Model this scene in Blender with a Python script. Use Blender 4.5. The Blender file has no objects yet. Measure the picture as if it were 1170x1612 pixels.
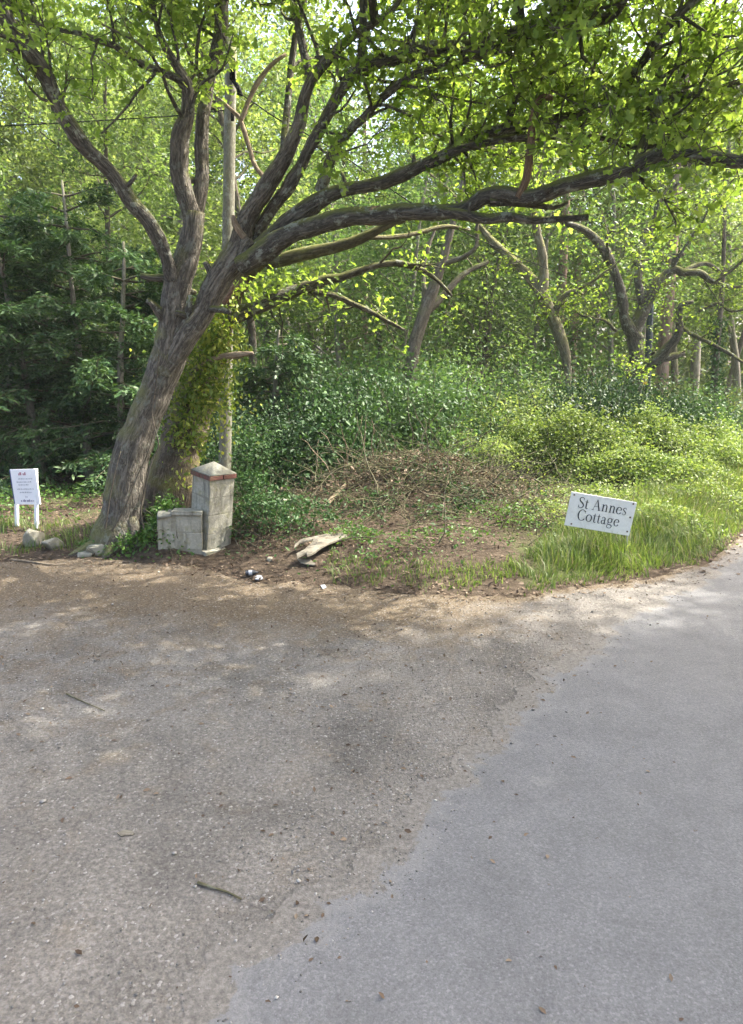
import bpy, math, random
import numpy as np
from mathutils import Vector, Matrix
from mathutils.geometry import tessellate_polygon

# ------------------------------------------------------------------ camera, sky, sun, exposure
scene = bpy.context.scene
COL = scene.collection
R = math.radians
CAM_H, PITCH, FPX = 2.5, R(11.1), 1050.0        # photo pixels: 1170 x 1612
cam_d = bpy.data.cameras.new('camera')
cam_d.sensor_fit = 'HORIZONTAL'; cam_d.sensor_width = 36.0; cam_d.lens = 36.0*FPX/1170.0
cam_d.clip_start = 0.05; cam_d.clip_end = 2000
cam = bpy.data.objects.new('camera', cam_d); COL.objects.link(cam)
cam.location = (0, 0, CAM_H); cam.rotation_euler = (R(90)-PITCH, 0, 0)
scene.camera = cam

SUN_AZ = np.array([0.93, 0.30]); SUN_AZ /= np.linalg.norm(SUN_AZ)   # towards the sun
SUN_EL = R(52)
world = bpy.data.worlds.new('World'); scene.world = world; world.use_nodes = True
wn = world.node_tree; bg = wn.nodes['Background']
sky = wn.nodes.new('ShaderNodeTexSky'); sky.sky_type = 'NISHITA'; sky.sun_disc = False
sky.sun_elevation = SUN_EL
sky.sun_rotation = math.atan2(SUN_AZ[0], SUN_AZ[1])
sky.air_density = 1.0; sky.dust_density = 7.0; sky.ozone_density = 1.0
wn.links.new(sky.outputs['Color'], bg.inputs['Color']); bg.inputs['Strength'].default_value = 0.15
sun_d = bpy.data.lights.new('sun', 'SUN'); sun_d.energy = 3.0; sun_d.angle = R(0.6); sun_d.color = (1.0, 0.95, 0.86)
sun = bpy.data.objects.new('sun', sun_d); COL.objects.link(sun)
to_sun = Vector((SUN_AZ[0]*math.cos(SUN_EL), SUN_AZ[1]*math.cos(SUN_EL), math.sin(SUN_EL)))
sun.rotation_euler = to_sun.to_track_quat('Z', 'Y').to_euler(); sun.location = (20, 10, 30)
vs = scene.view_settings
vs.view_transform = 'Standard'; vs.look = 'None'; vs.gamma = 1.0; vs.exposure = 2.28; vs.use_curve_mapping = False
cy = scene.cycles
cy.max_bounces = 12; cy.diffuse_bounces = 6; cy.glossy_bounces = 2; cy.transmission_bounces = 9
cy.use_denoising = True; cy.sample_clamp_indirect = 8.0
cy.caustics_reflective = False; cy.caustics_refractive = False

# ------------------------------------------------------------------ helpers
CT, ST = math.cos(PITCH), math.sin(PITCH)
def ray(px, py):
    a = (px-585)/FPX; b = -(py-806)/FPX
    return np.array([a, CT + b*ST, -ST + b*CT])
def W(px, py, Y):                      # the point that lies Y metres ahead in that direction
    d = ray(px, py); t = Y/d[1]
    return np.array([0, 0, CAM_H]) + d*t
def G(px, py, z=0.0):                  # the point on level ground
    d = ray(px, py); t = (z-CAM_H)/d[2]
    return np.array([0, 0, CAM_H]) + d*t
def PXM(Y): return FPX/(Y*CT)          # photo pixels per metre there, about

def _hash(ix, iy, s):
    n = (ix*374761393 + iy*668265263 + s*974711).astype(np.int64)
    n = (n ^ (n >> 13)) * 1274126177
    return ((n ^ (n >> 16)) & 0xffff)/65535.0
def vnoise(x, y, s=0):
    x = np.asarray(x, float); y = np.asarray(y, float)
    ix = np.floor(x).astype(np.int64); iy = np.floor(y).astype(np.int64)
    fx = x-ix; fy = y-iy; fx = fx*fx*(3-2*fx); fy = fy*fy*(3-2*fy)
    a = _hash(ix, iy, s); b = _hash(ix+1, iy, s); c = _hash(ix, iy+1, s); d = _hash(ix+1, iy+1, s)
    return (a*(1-fx)+b*fx)*(1-fy) + (c*(1-fx)+d*fx)*fy
def fbm(x, y, s=0, o=4):
    v = 0; a = .5
    for k in range(o): v = v + a*vnoise(x*2**k, y*2**k, s+k*17); a *= .5
    return v
def sstep(a, b, x):
    t = np.clip((np.asarray(x, float)-a)/(b-a), 0, 1); return t*t*(3-2*t)

# where the paved mouth of the drive ends
_edge_px = [(-420, 882), (-200, 880), (0, 882), (150, 882), (300, 894), (400, 914), (560, 928), (700, 938), (830, 943), (950, 919), (1050, 903), (1110, 890), (1148, 866)]
_E = np.array([G(*p)[:2] for p in _edge_px])
RD = np.array([0.625, 0.78]); RD /= np.linalg.norm(RD)
RN = np.array([RD[1], -RD[0]])                      # to the right of the road
R0 = _E[-1].copy()
def yb(x):
    x = np.asarray(x, float)
    a = np.interp(x, _E[:, 0], _E[:, 1])
    return np.where(x > R0[0], R0[1] + (x-R0[0])*RD[1]/RD[0], a)
ROADW = 5.6
def hgt(x, y):
    x = np.asarray(x, float); y = np.asarray(y, float)
    d = y - yb(x)
    r = (x-R0[0])*RN[0] + (y-R0[1])*RN[1]             # distance to the right of the road's near edge
    d = np.where(r > ROADW, (r-ROADW)*1.2, d)
    h = 0.16*sstep(0.0, 1.6, d) + (fbm(x*.9, y*.9, 3)-.47)*0.28*sstep(0.2, 2.5, d)
    h = h + 0.72*np.exp(-(((x-1.0)/1.8)**2 + ((y-13.0)/1.5)**2))*sstep(0, 2, d)      # heap of brash
    h = h + 0.35*np.exp(-(((x-6.2)/3.4)**2 + ((y-16.5)/2.2)**2))*sstep(0, 2, d)      # bank under the brambles
    h = h + 0.16*np.exp(-(((x+3.4)/1.5)**2 + ((y-10.9)/0.9)**2))                     # mound at the oak's foot
    h = h + 0.40*np.exp(-(((x+2.95)/.36)**2 + ((y-9.55)/.40)**2))*sstep(0, .3, d)
    return np.where(d < 0, np.minimum(h, 0) - 0.03, h - 0.03*(1-sstep(0, .15, d)))
def H(x, y): return float(hgt(x, y))
def GH(px, py):
    z = 0.0
    for _ in range(6):
        p = G(px, py, z); z = max(H(p[0], p[1]), 0.0)
    p[2] = z; return p

def link(o, parent=None):
    COL.objects.link(o)
    if parent is not None: o.parent = parent
    return o
def tag(o, label=None, cat=None, group=None, kind=None):
    if label: o['label'] = label
    if cat: o['category'] = cat
    if group: o['group'] = group
    if kind: o['kind'] = kind
    return o
def empty(name, loc, label, cat, group=None):
    o = bpy.data.objects.new(name, None); o.location = loc; o.empty_display_size = .2
    link(o); return tag(o, label, cat, group)
def npmesh(name, V, polys, mat=None, attrs=None, smooth=False):
    """polys: list of (M,k) int arrays"""
    V = np.asarray(V, np.float32)
    me = bpy.data.meshes.new(name)
    me.vertices.add(len(V)); me.vertices.foreach_set('co', V.ravel())
    idx = np.concatenate([np.asarray(p, np.int32).ravel() for p in polys])
    tot = np.concatenate([np.full(len(p), np.asarray(p).shape[1], np.int32) for p in polys])
    st = np.concatenate([[0], np.cumsum(tot)[:-1]]).astype(np.int32)
    me.loops.add(len(idx)); me.loops.foreach_set('vertex_index', idx)
    me.polygons.add(len(tot)); me.polygons.foreach_set('loop_start', st)
    try: me.polygons.foreach_set('loop_total', tot)
    except Exception: pass
    if smooth: me.polygons.foreach_set('use_smooth', np.ones(len(tot), bool))
    for k, a in (attrs or {}).items():
        a = np.asarray(a, np.float32)
        if a.ndim == 1:
            at = me.attributes.new(k, 'FLOAT', 'POINT'); at.data.foreach_set('value', a)
        else:
            at = me.attributes.new(k, 'FLOAT_VECTOR', 'POINT'); at.data.foreach_set('vector', a.ravel())
    me.update(calc_edges=True)
    if mat: me.materials.append(mat)
    return me
def mobj(name, me, parent=None, loc=(0, 0, 0)):
    o = bpy.data.objects.new(name, me); o.location = loc
    return link(o, parent)

class Tubes:
    """gathers tapering tubes into one mesh with bark coordinates"""
    def __init__(s): s.V = []; s.F = []; s.B = []; s.T = []; s.n = 0
    def add(s, pts, rad, k=8, rough=0.0, seed=0, cap=True, org=None):
        P = np.asarray(pts, float); r = np.asarray(rad, float)
        if org is not None: P = P-org
        n = len(P)
        T = np.gradient(P, axis=0); T /= np.linalg.norm(T, axis=1)[:, None]+1e-9
        u = np.cross(T[0], [0, 0, 1.0])
        if np.linalg.norm(u) < .2: u = np.cross(T[0], [1.0, 0, 0])
        u /= np.linalg.norm(u)
        U = np.empty_like(P)
        for i in range(n):
            u = u - T[i]*np.dot(u, T[i]); u /= np.linalg.norm(u)+1e-9; U[i] = u
        Vv = np.cross(T, U)
        a = np.arange(k)*2*math.pi/k
        L = np.concatenate([[0], np.cumsum(np.linalg.norm(np.diff(P, axis=0), axis=1))])
        ca, sa = np.cos(a), np.sin(a)
        rr = r[:, None]*np.ones((1, k))
        if rough:
            lump = fbm((ca*1.3+9+seed*3.1)[None, :]+L[:, None]*.0, (sa*1.3+L[:, None]*1.6/(r.max()*6)*.9+seed), seed, 3)
            rr = rr*(1+rough*(lump-.45)*2)
        V = P[:, None, :] + rr[:, :, None]*(ca[None, :, None]*U[:, None, :] + sa[None, :, None]*Vv[:, None, :])
        B = np.stack([r[:, None]*ca[None, :]+seed*1.7, r[:, None]*sa[None, :], np.repeat(L[:, None], k, 1)], -1)
        i = np.arange(n-1)[:, None]*k; j = np.arange(k)[None, :]; j2 = (j+1) % k
        F = np.stack([i+j, i+j2, i+k+j2, i+k+j], -1).reshape(-1, 4)
        s.V.append(V.reshape(-1, 3)); s.B.append(B.reshape(-1, 3)); s.F.append(F+s.n)
        m = s.n; s.n += n*k
        if cap:
            s.V.append(P[-1:]+T[-1:]*r[-1]*.3); s.B.append(np.array([[seed*1.7, 0, L[-1]]]))
            jj = np.arange(k); e = m+(n-1)*k
            s.T.append(np.stack([e+jj, e+(jj+1) % k, np.full(k, s.n)], -1)); s.n += 1
        return s
    def mesh(s, name, mat):
        polys = [np.concatenate(s.F)]
        if s.T: polys.append(np.concatenate(s.T))
        return npmesh(name, np.concatenate(s.V), polys, mat, {'bk': np.concatenate(s.B)}, True)
def smooth_path(pts, rad, step=0.12):
    P = np.asarray(pts, float); r = np.asarray(rad, float)
    if len(P) < 3: 
        t = np.linspace(0, 1, 4)[:, None]; return P[0]*(1-t)+P[-1]*t, np.interp(t[:, 0], [0, 1], [r[0], r[-1]])
    Q = np.vstack([2*P[0]-P[1], P, 2*P[-1]-P[-2]])
    out = []; ro = []
    for i in range(len(P)-1):
        p0, p1, p2, p3 = Q[i:i+4]; n = max(2, int(np.linalg.norm(p2-p1)/step))
        for t in np.arange(n)/n:
            out.append(.5*((2*p1)+(-p0+p2)*t+(2*p0-5*p1+4*p2-p3)*t*t+(-p0+3*p1-3*p2+p3)*t**3)); ro.append(r[i]*(1-t)+r[i+1]*t)
    out.append(P[-1]); ro.append(r[-1])
    return np.array(out), np.array(ro)

LEAF = {
 'oak': (np.array([[0, 0, 0], [.20, .24, .05], [.13, .42, .03], [.32, .68, .07], [0, 1, -.05], [-.32, .68, .07], [-.13, .42, .03], [-.20, .24, .05]], float),
         [[0, 1, 2, 3, 4], [0, 4, 5, 6, 7]]),
 'leaf': (np.array([[0, 0, 0], [.27, .40, .07], [.16, .78, .03], [0, 1, -.06], [-.16, .78, .03], [-.27, .40, .07]], float), [[0, 1, 2, 3], [0, 3, 4, 5]]),
 'lance': (np.array([[0, 0, 0], [.16, .45, .03], [0, 1, -.05], [-.16, .45, .03]], float), [[0, 1, 2, 3]]),
 'rhomb': (np.array([[0, 0, 0], [.34, .45, .08], [0, 1, -.08], [-.34, .45, .08]], float), [[0, 1, 2, 3]]),
}
def leaves(name, C, size, rng, mat, shape='leaf', flat=.6, dirs=None, org=(0, 0, 0), vary=.35, droop=0.0):
    """one joined mesh of many little leaf faces"""
    C = np.asarray(C, float)-np.asarray(org, float); n = len(C)
    T, Fq = LEAF[shape]
    d = rng.normal(size=(n, 3)); d[:, 2] *= (1-flat*.6)
    d[:, 2] -= droop
    if dirs is not None: d = d*.8+dirs
    d /= np.linalg.norm(d, axis=1)[:, None]+1e-9
    nn = rng.normal(size=(n, 3))*(1-flat*.6); nn[:, 2] += flat*1.6
    b = np.cross(d, nn); b /= np.linalg.norm(b, axis=1)[:, None]+1e-9
    nn = np.cross(b, d)
    s = size*(1+vary*rng.normal(size=n).clip(-1.6, 1.8))
    V = C[:, None, :] + s[:, None, None]*(T[None, :, 0:1]*b[:, None, :]+T[None, :, 1:2]*d[:, None, :]+T[None, :, 2:3]*nn[:, None, :])
    m = len(T); F = []
    for q in Fq:
        q = list(dict.fromkeys(q)); F.append(np.arange(n)[:, None]*m+np.array(q)[None, :])
    lv = np.repeat(rng.random(n), m)
    by = {}
    for f in F: by.setdefault(f.shape[1], []).append(f)
    return npmesh(name, V.reshape(-1, 3), [np.concatenate(v) for v in by.values()], mat, {'lv': lv})

# ------------------------------------------------------------------ materials
def mat_new(name):
    m = bpy.data.materials.new(name); m.use_nodes = True
    nt = m.node_tree; nt.nodes.clear()
    out = nt.nodes.new('ShaderNodeOutputMaterial'); return m, nt, out
def N(nt, t, **kw):
    n = nt.nodes.new(t)
    for k, v in kw.items():
        if k in n.inputs.keys() if hasattr(n.inputs, 'keys') else False: n.inputs[k].default_value = v
        else: setattr(n, k, v)
    return n
def ramp(nt, fac, stops, interp='LINEAR'):
    r = nt.nodes.new('ShaderNodeValToRGB'); r.color_ramp.interpolation = interp
    els = r.color_ramp.elements
    while len(els) < len(stops): els.new(.5)
    for e, (p, c) in zip(els, stops):
        e.position = p; e.color = (c[0], c[1], c[2], 1) if not isinstance(c, (int, float)) else (c, c, c, 1)
    nt.links.new(fac, r.inputs[0]); return r.outputs[0]
def noise(nt, vec, scale, detail=4, rough=.55, dist=0):
    n = nt.nodes.new('ShaderNodeTexNoise'); n.inputs['Scale'].default_value = scale; n.inputs['Detail'].default_value = detail
    n.inputs['Roughness'].default_value = rough; n.inputs['Distortion'].default_value = dist
    if vec is not None: nt.links.new(vec, n.inputs['Vector'])
    return n.outputs['Fac']
def mix(nt, f, a, b, mode='MIX'):
    m = nt.nodes.new('ShaderNodeMix'); m.data_type = 'RGBA'; m.blend_type = mode
    for s, v in ((m.inputs['Factor'], f), (m.inputs['A'], a), (m.inputs['B'], b)):
        if isinstance(v, (int, float)): s.default_value = v
        elif isinstance(v, tuple): s.default_value = (*v, 1)
        else: nt.links.new(v, s)
    # the RGBA sockets are the ones meant
    return m
def mixc(nt, f, a, b, mode='MIX'):
    m = nt.nodes.new('ShaderNodeMix'); m.data_type = 'RGBA'; m.blend_type = mode
    fi, ai, bi = m.inputs[0], m.inputs[6], m.inputs[7]
    for s, v in ((fi, f), (ai, a), (bi, b)):
        if isinstance(v, (int, float)): s.default_value = v
        elif isinstance(v, tuple): s.default_value = (*v, 1)
        else: nt.links.new(v, s)
    return m.outputs[2]
def math_n(nt, op, a, b=0.0, clamp=False):
    m = nt.nodes.new('ShaderNodeMath'); m.operation = op; m.use_clamp = clamp
    for s, v in zip(m.inputs, (a, b)):
        if isinstance(v, (int, float)): s.default_value = v
        else: nt.links.new(v, s)
    return m.outputs[0]
def mapping(nt, vec, scale):
    m = nt.nodes.new('ShaderNodeMapping'); m.inputs['Scale'].default_value = scale; nt.links.new(vec, m.inputs['Vector']); return m.outputs[0]
def attr(nt, name, what='Fac'):
    a = nt.nodes.new('ShaderNodeAttribute'); a.attribute_name = name; return a.outputs[what]
def objco(nt): return nt.nodes.new('ShaderNodeTexCoord').outputs['Object']
def geopos(nt): return nt.nodes.new('ShaderNodeNewGeometry').outputs['Position']
def bump(nt, h, strength=.5, dist=.02, prev=None):
    b = nt.nodes.new('ShaderNodeBump'); b.inputs['Strength'].default_value = strength; b.inputs['Distance'].default_value = dist
    nt.links.new(h, b.inputs['Height'])
    if prev is not None: nt.links.new(prev, b.inputs['Normal'])
    return b.outputs[0]
def principled(nt, out, col, rough=.8, normal=None, spec=.3, metal=0.0):
    p = nt.nodes.new('ShaderNodeBsdfPrincipled')
    if isinstance(col, tuple): p.inputs['Base Color'].default_value = (*col, 1)
    else: nt.links.new(col, p.inputs['Base Color'])
    if isinstance(rough, (int, float)): p.inputs['Roughness'].default_value = rough
    else: nt.links.new(rough, p.inputs['Roughness'])
    p.inputs['Specular IOR Level'].default_value = spec; p.inputs['Metallic'].default_value = metal
    if normal is not None: nt.links.new(normal, p.inputs['Normal'])
    nt.links.new(p.outputs[0], out.inputs[0]); return p

def leaf_mat(name, dark, mid, light, trans=.45, rough=.45, spec=.35, tcol=None):
    m, nt, out = mat_new(name)
    lv = attr(nt, 'lv')
    c = ramp(nt, lv, [(0, dark), (.5, mid), (1, light)])
    big = noise(nt, geopos(nt), .7, 3)
    c = mixc(nt, .55, c, ramp(nt, big, [(.3, .55), (.7, 1.25)]), 'MULTIPLY')
    p = nt.nodes.new('ShaderNodeBsdfPrincipled'); nt.links.new(c, p.inputs['Base Color'])
    p.inputs['Roughness'].default_value = rough; p.inputs['Specular IOR Level'].default_value = spec
    t = nt.nodes.new('ShaderNodeBsdfTranslucent')
    tc = mixc(nt, 1.0, c, tcol or (1.2, 1.2, .62), 'MULTIPLY'); nt.links.new(tc, t.inputs['Color'])
    mx = nt.nodes.new('ShaderNodeMixShader'); mx.inputs[0].default_value = trans
    nt.links.new(p.outputs[0], mx.inputs[1]); nt.links.new(t.outputs[0], mx.inputs[2]); nt.links.new(mx.outputs[0], out.inputs[0])
    return m
def bark_mat(name, c1, c2, moss=(.10, .13, .03), moss_amt=.5, ridge=14, lichen=0.0, depth=.03):
    m, nt, out = mat_new(name)
    v = attr(nt, 'bk', 'Vector')
    def ridged(sc, dist):
        nz = noise(nt, mapping(nt, v, sc), 1.0, 3, .6, dist)
        return math_n(nt, 'ABSOLUTE', math_n(nt, 'MULTIPLY', math_n(nt, 'SUBTRACT', nz, .5), 4.0))
    r1 = ridged((ridge*.62, ridge*.62, ridge*.10), .9); r2 = ridged((ridge*1.3, ridge*1.3, ridge*.30), .6)
    rid = math_n(nt, 'ADD', math_n(nt, 'MULTIPLY', ramp(nt, r1, [(0, 0.0), (.55, 1.0)]), .62), math_n(nt, 'MULTIPLY', ramp(nt, r2, [(0, 0.0), (.6, 1.0)]), .38))
    fine = noise(nt, mapping(nt, v, (60, 60, 22)), 1.0, 5, .65)
    col = mixc(nt, rid, c1, c2)
    col = mixc(nt, .6, col, ramp(nt, fine, [(.25, .45), (.75, 1.5)]), 'MULTIPLY')
    pn = noise(nt, v, 2.2, 4)
    geo = nt.nodes.new('ShaderNodeNewGeometry'); sx = nt.nodes.new('ShaderNodeSeparateXYZ'); nt.links.new(geo.outputs['Normal'], sx.inputs[0])
    up = math_n(nt, 'ADD', math_n(nt, 'MULTIPLY', sx.outputs['Z'], .45), pn)
    mo = ramp(nt, up, [(.55, 0.0), (.80, 1.0)])
    mo = math_n(nt, 'MULTIPLY', mo, moss_amt)
    mc = mixc(nt, fine, (moss[0]*.6, moss[1]*.6, moss[2]*.6), (moss[0]*1.5, moss[1]*1.4, moss[2]*1.3))
    col = mixc(nt, mo, col, mc)
    if lichen:
        ln = noise(nt, v, 7, 4, .7)
        lf = math_n(nt, 'MULTIPLY', ramp(nt, ln, [(.56, 0.0), (.63, 1.0)]), lichen)
        col = mixc(nt, lf, col, (.30, .32, .27))
    hgt_ = math_n(nt, 'ADD', math_n(nt, 'MULTIPLY', rid, .8), math_n(nt, 'MULTIPLY', fine, .5))
    nrm = bump(nt, hgt_, .9, depth)
    principled(nt, out, col, .9, nrm, .15)
    return m

M = {}
M['bark_oak'] = bark_mat('bark_oak', (.060, .053, .043), (.275, .245, .200), (.18, .19, .07), .8, 24, .4, .05)
M['bark_limb'] = bark_mat('bark_limb', (.050, .046, .039), (.195, .178, .147), (.15, .17, .055), .9, 24, .8, .04)
M['bark_ivy'] = bark_mat('bark_ivy', (.07, .058, .04), (.20, .155, .115), (.17, .17, .04), .75, 20, .2)
M['bark_pale'] = bark_mat('bark_pale', (.13, .12, .10), (.30, .28, .23), (.13, .15, .05), .5, 16, .4, .015)
M['bark_brown'] = bark_mat('bark_brown', (.07, .06, .048), (.19, .165, .13), (.12, .15, .04), .5, 16, .3, .015)
M['bark_mossy'] = bark_mat('bark_mossy', (.060, .055, .038), (.19, .170, .115), (.15, .16, .05), .9, 18, .25, .02)
M['bark_tan'] = bark_mat('bark_tan', (.085, .078, .052), (.26, .235, .165), (.19, .20, .07), .85, 18, .3, .02)
M['bark_pine'] = bark_mat('bark_pine', (.20, .13, .10), (.42, .31, .26), (.2, .2, .1), .1, 10, .2, .02)
M['twig'] = bark_mat('twig', (.06, .05, .04), (.14, .12, .09), (.10, .12, .03), .3, 30, .2, .005)
M['deadwood'] = bark_mat('deadwood', (.16, .12, .085), (.36, .29, .21), (.2, .2, .08), .15, 30, .1, .008)
M['brashwood'] = bark_mat('brashwood', (.060, .048, .037), (.165, .130, .100), (.11, .13, .05), .6, 30, .2, .006)
M['brokenwood'] = bark_mat('brokenwood', (.10, .065, .042), (.26, .175, .115), (.2, .2, .08), .05, 30, 0, .012)
M['oak_leaf'] = leaf_mat('oak_leaf', (.14, .225, .042), (.22, .325, .066), (.31, .405, .11), .6)
M['oak_leaf_far'] = leaf_mat('oak_leaf_far', (.14, .23, .035), (.225, .335, .055), (.34, .44, .10), .55)
M['wood_leaf'] = leaf_mat('wood_leaf', (.10, .17, .055), (.165, .25, .088), (.25, .33, .135), .55)
M['wood_leaf2'] = leaf_mat('wood_leaf2', (.125, .185, .06), (.20, .27, .094), (.30, .37, .15), .55)
M['hazel_leaf'] = leaf_mat('hazel_leaf', (.08, .155, .055), (.135, .225, .084), (.205, .30, .125), .55)
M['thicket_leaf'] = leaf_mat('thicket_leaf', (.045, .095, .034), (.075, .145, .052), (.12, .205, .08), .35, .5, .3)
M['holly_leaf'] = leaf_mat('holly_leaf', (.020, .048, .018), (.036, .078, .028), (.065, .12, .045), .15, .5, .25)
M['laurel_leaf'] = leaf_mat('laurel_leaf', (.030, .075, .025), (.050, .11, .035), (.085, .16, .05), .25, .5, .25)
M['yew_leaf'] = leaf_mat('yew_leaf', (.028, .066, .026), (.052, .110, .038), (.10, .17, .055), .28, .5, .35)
M['ivy_leaf'] = leaf_mat('ivy_leaf', (.11, .18, .03), (.23, .32, .06), (.46, .48, .10), .4, .5, .3)
M['bramble_leaf'] = leaf_mat('bramble_leaf', (.11, .18, .04), (.19, .27, .07), (.31, .37, .13), .4)
M['nettle_leaf'] = leaf_mat('nettle_leaf', (.05, .12, .025), (.085, .17, .035), (.13, .23, .05), .4)
M['grass'] = leaf_mat('grass', (.075, .125, .028), (.125, .195, .045), (.24, .29, .11), .4, .5, .3)
M['dead_leaf'] = leaf_mat('dead_leaf', (.065, .045, .030), (.13, .09, .06), (.26, .20, .14), .15, .7, .2, (1, .9, .7))
M['dead_straw'] = leaf_mat('dead_straw', (.16, .14, .07), (.27, .25, .13), (.42, .38, .22), .2, .7, .2, (1, .9, .7))

def ground_mat():
    m, nt, out = mat_new('woodland_floor')
    p = geopos(nt)
    n1 = noise(nt, p, 1.1, 5); n2 = noise(nt, p, 14, 6, .7); n3 = noise(nt, p, 55, 5, .7)
    soil = ramp(nt, n2, [(.25, (.030, .023, .016)), (.5, (.070, .053, .037)), (.75, (.16, .125, .09))])
    green = ramp(nt, n3, [(.35, (.05, .045, .025)), (.5, (.07, .085, .03)), (.65, (.10, .13, .045))])
    g = math_n(nt, 'ADD', attr(nt, 'grassy'), math_n(nt, 'SUBTRACT', n1, .5))
    col = mixc(nt, ramp(nt, g, [(.45, 0.0), (.75, 1.0)]), soil, green)
    nrm = bump(nt, math_n(nt, 'ADD', n2, math_n(nt, 'MULTIPLY', n3, .5)), .8, .05)
    principled(nt, out, col, .95, nrm, .1); return m
def drive_mat():
    m, nt, out = mat_new('worn_drive')
    p = geopos(nt)
    big = noise(nt, p, .55, 4, .6); med = noise(nt, p, 3.2, 6, .65, .6); fine = noise(nt, p, 38, 6, .75)
    vor = nt.nodes.new('ShaderNodeTexVoronoi'); vor.inputs['Scale'].default_value = 75; nt.links.new(p, vor.inputs['Vector'])
    sep = nt.nodes.new('ShaderNodeSeparateColor'); nt.links.new(vor.outputs['Color'], sep.inputs[0])
    tar = ramp(nt, fine, [(.26, (.070, .064, .055)), (.5, (.158, .145, .126)), (.74, (.27, .25, .22))])
    dirt = ramp(nt, fine, [(.28, (.082, .071, .056)), (.5, (.165, .145, .119)), (.75, (.265, .238, .198))])
    brown = ramp(nt, fine, [(.28, (.045, .032, .019)), (.5, (.105, .078, .047)), (.75, (.21, .163, .105))])
    e = attr(nt, 'edge')                                             # 1 at the verge, 0 far from it
    f1 = ramp(nt, math_n(nt, 'ADD', med, math_n(nt, 'MULTIPLY', e, .32)), [(.53, 0.0), (.70, 1.0)])
    col = mixc(nt, f1, tar, dirt)
    col = mixc(nt, .8, col, ramp(nt, noise(nt, p, 1.3, 5, .6, .5), [(.30, .58), (.5, .97), (.70, 1.28)]), 'MULTIPLY')
    f2 = ramp(nt, math_n(nt, 'ADD', math_n(nt, 'MULTIPLY', e, .51), math_n(nt, 'ADD', math_n(nt, 'MULTIPLY', big, .3), math_n(nt, 'MULTIPLY', med, .66))), [(.58, 0.0), (.88, .92)])
    col = mixc(nt, f2, col, brown)
    ch = ramp(nt, sep.outputs[0], [(.90, 0.0), (.93, 1.0)])
    col = mixc(nt, math_n(nt, 'MULTIPLY', ch, .55), col, mixc(nt, sep.outputs[1], (.10, .09, .08), (.42, .40, .36)))
    hh = math_n(nt, 'ADD', math_n(nt, 'MULTIPLY', fine, .9), math_n(nt, 'MULTIPLY', vor.outputs['Distance'], -.6))
    nrm = bump(nt, hh, .75, .012); nrm = bump(nt, med, .25, .05, nrm)
    principled(nt, out, col, .9, nrm, .25); return m
def road_mat():
    m, nt, out = mat_new('road_asphalt')
    p = geopos(nt)
    big = noise(nt, p, .5, 3); med = noise(nt, p, 2.6, 6, .65, .4); fine = noise(nt, p, 70, 5, .8)
    vor = nt.nodes.new('ShaderNodeTexVoronoi'); vor.inputs['Scale'].default_value = 110; nt.links.new(p, vor.inputs['Vector'])
    sep = nt.nodes.new('ShaderNodeSeparateColor'); nt.links.new(vor.outputs['Color'], sep.inputs[0])
    col = ramp(nt, fine, [(.3, (.108, .107, .106)), (.5, (.150, .149, .148)), (.7, (.205, .204, .202))])
    col = mixc(nt, .5, col, ramp(nt, sep.outputs[0], [(.0, .72), (.8, 1.0), (1.0, 1.45)]), 'MULTIPLY')
    col = mixc(nt, .55, col, ramp(nt, med, [(.3, .72), (.7, 1.2)]), 'MULTIPLY')
    e = attr(nt, 'edge')
    f = ramp(nt, math_n(nt, 'ADD', math_n(nt, 'MULTIPLY', e, .55), math_n(nt, 'MULTIPLY', med, .8)), [(.66, 0.0), (.80, .55)])
    col = mixc(nt, f, col, ramp(nt, fine, [(.3, (.14, .137, .13)), (.7, (.24, .236, .225))]))
    wear = noise(nt, p, 4.5, 6, .7, .8)
    f = ramp(nt, math_n(nt, 'ADD', math_n(nt, 'MULTIPLY', e, .62), math_n(nt, 'MULTIPLY', wear, .7)), [(.80, 0.0), (.84, 1.0)])
    col = mixc(nt, f, col, ramp(nt, noise(nt, p, 38, 6, .75), [(.26, (.070, .064, .055)), (.5, (.158, .145, .126)), (.74, (.27, .25, .22))]))
    hh = math_n(nt, 'ADD', fine, math_n(nt, 'MULTIPLY', vor.outputs['Distance'], -.8))
    nrm = bump(nt, hh, .5, .006)
    principled(nt, out, col, ramp(nt, big, [(.3, .72), (.7, .9)]), nrm, .35); return m
def stone_mat(name, c1, c2, moss=.4, dark=.5):
    m, nt, out = mat_new(name)
    p = geopos(nt)
    a = noise(nt, p, 4.5, 6, .65); b = noise(nt, p, 26, 6, .7); c = noise(nt, mapping(nt, p, (14, 14, 2.2)), 1.0, 4)
    col = mixc(nt, a, c1, c2)
    col = mixc(nt, .6, col, ramp(nt, b, [(.28, .55), (.72, 1.25)]), 'MULTIPLY')
    col = mixc(nt, math_n(nt, 'MULTIPLY', ramp(nt, c, [(.5, 0.0), (.7, 1.0)]), dark), col, (.10, .095, .075))
    ms = ramp(nt, noise(nt, p, 7, 5, .7), [(.52, 0.0), (.66, 1.0)])
    col = mixc(nt, math_n(nt, 'MULTIPLY', ms, moss), col, (.19, .18, .07))
    nrm = bump(nt, math_n(nt, 'ADD', b, a), .55, .015)
    principled(nt, out, col, .92, nrm, .15); return m
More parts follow.
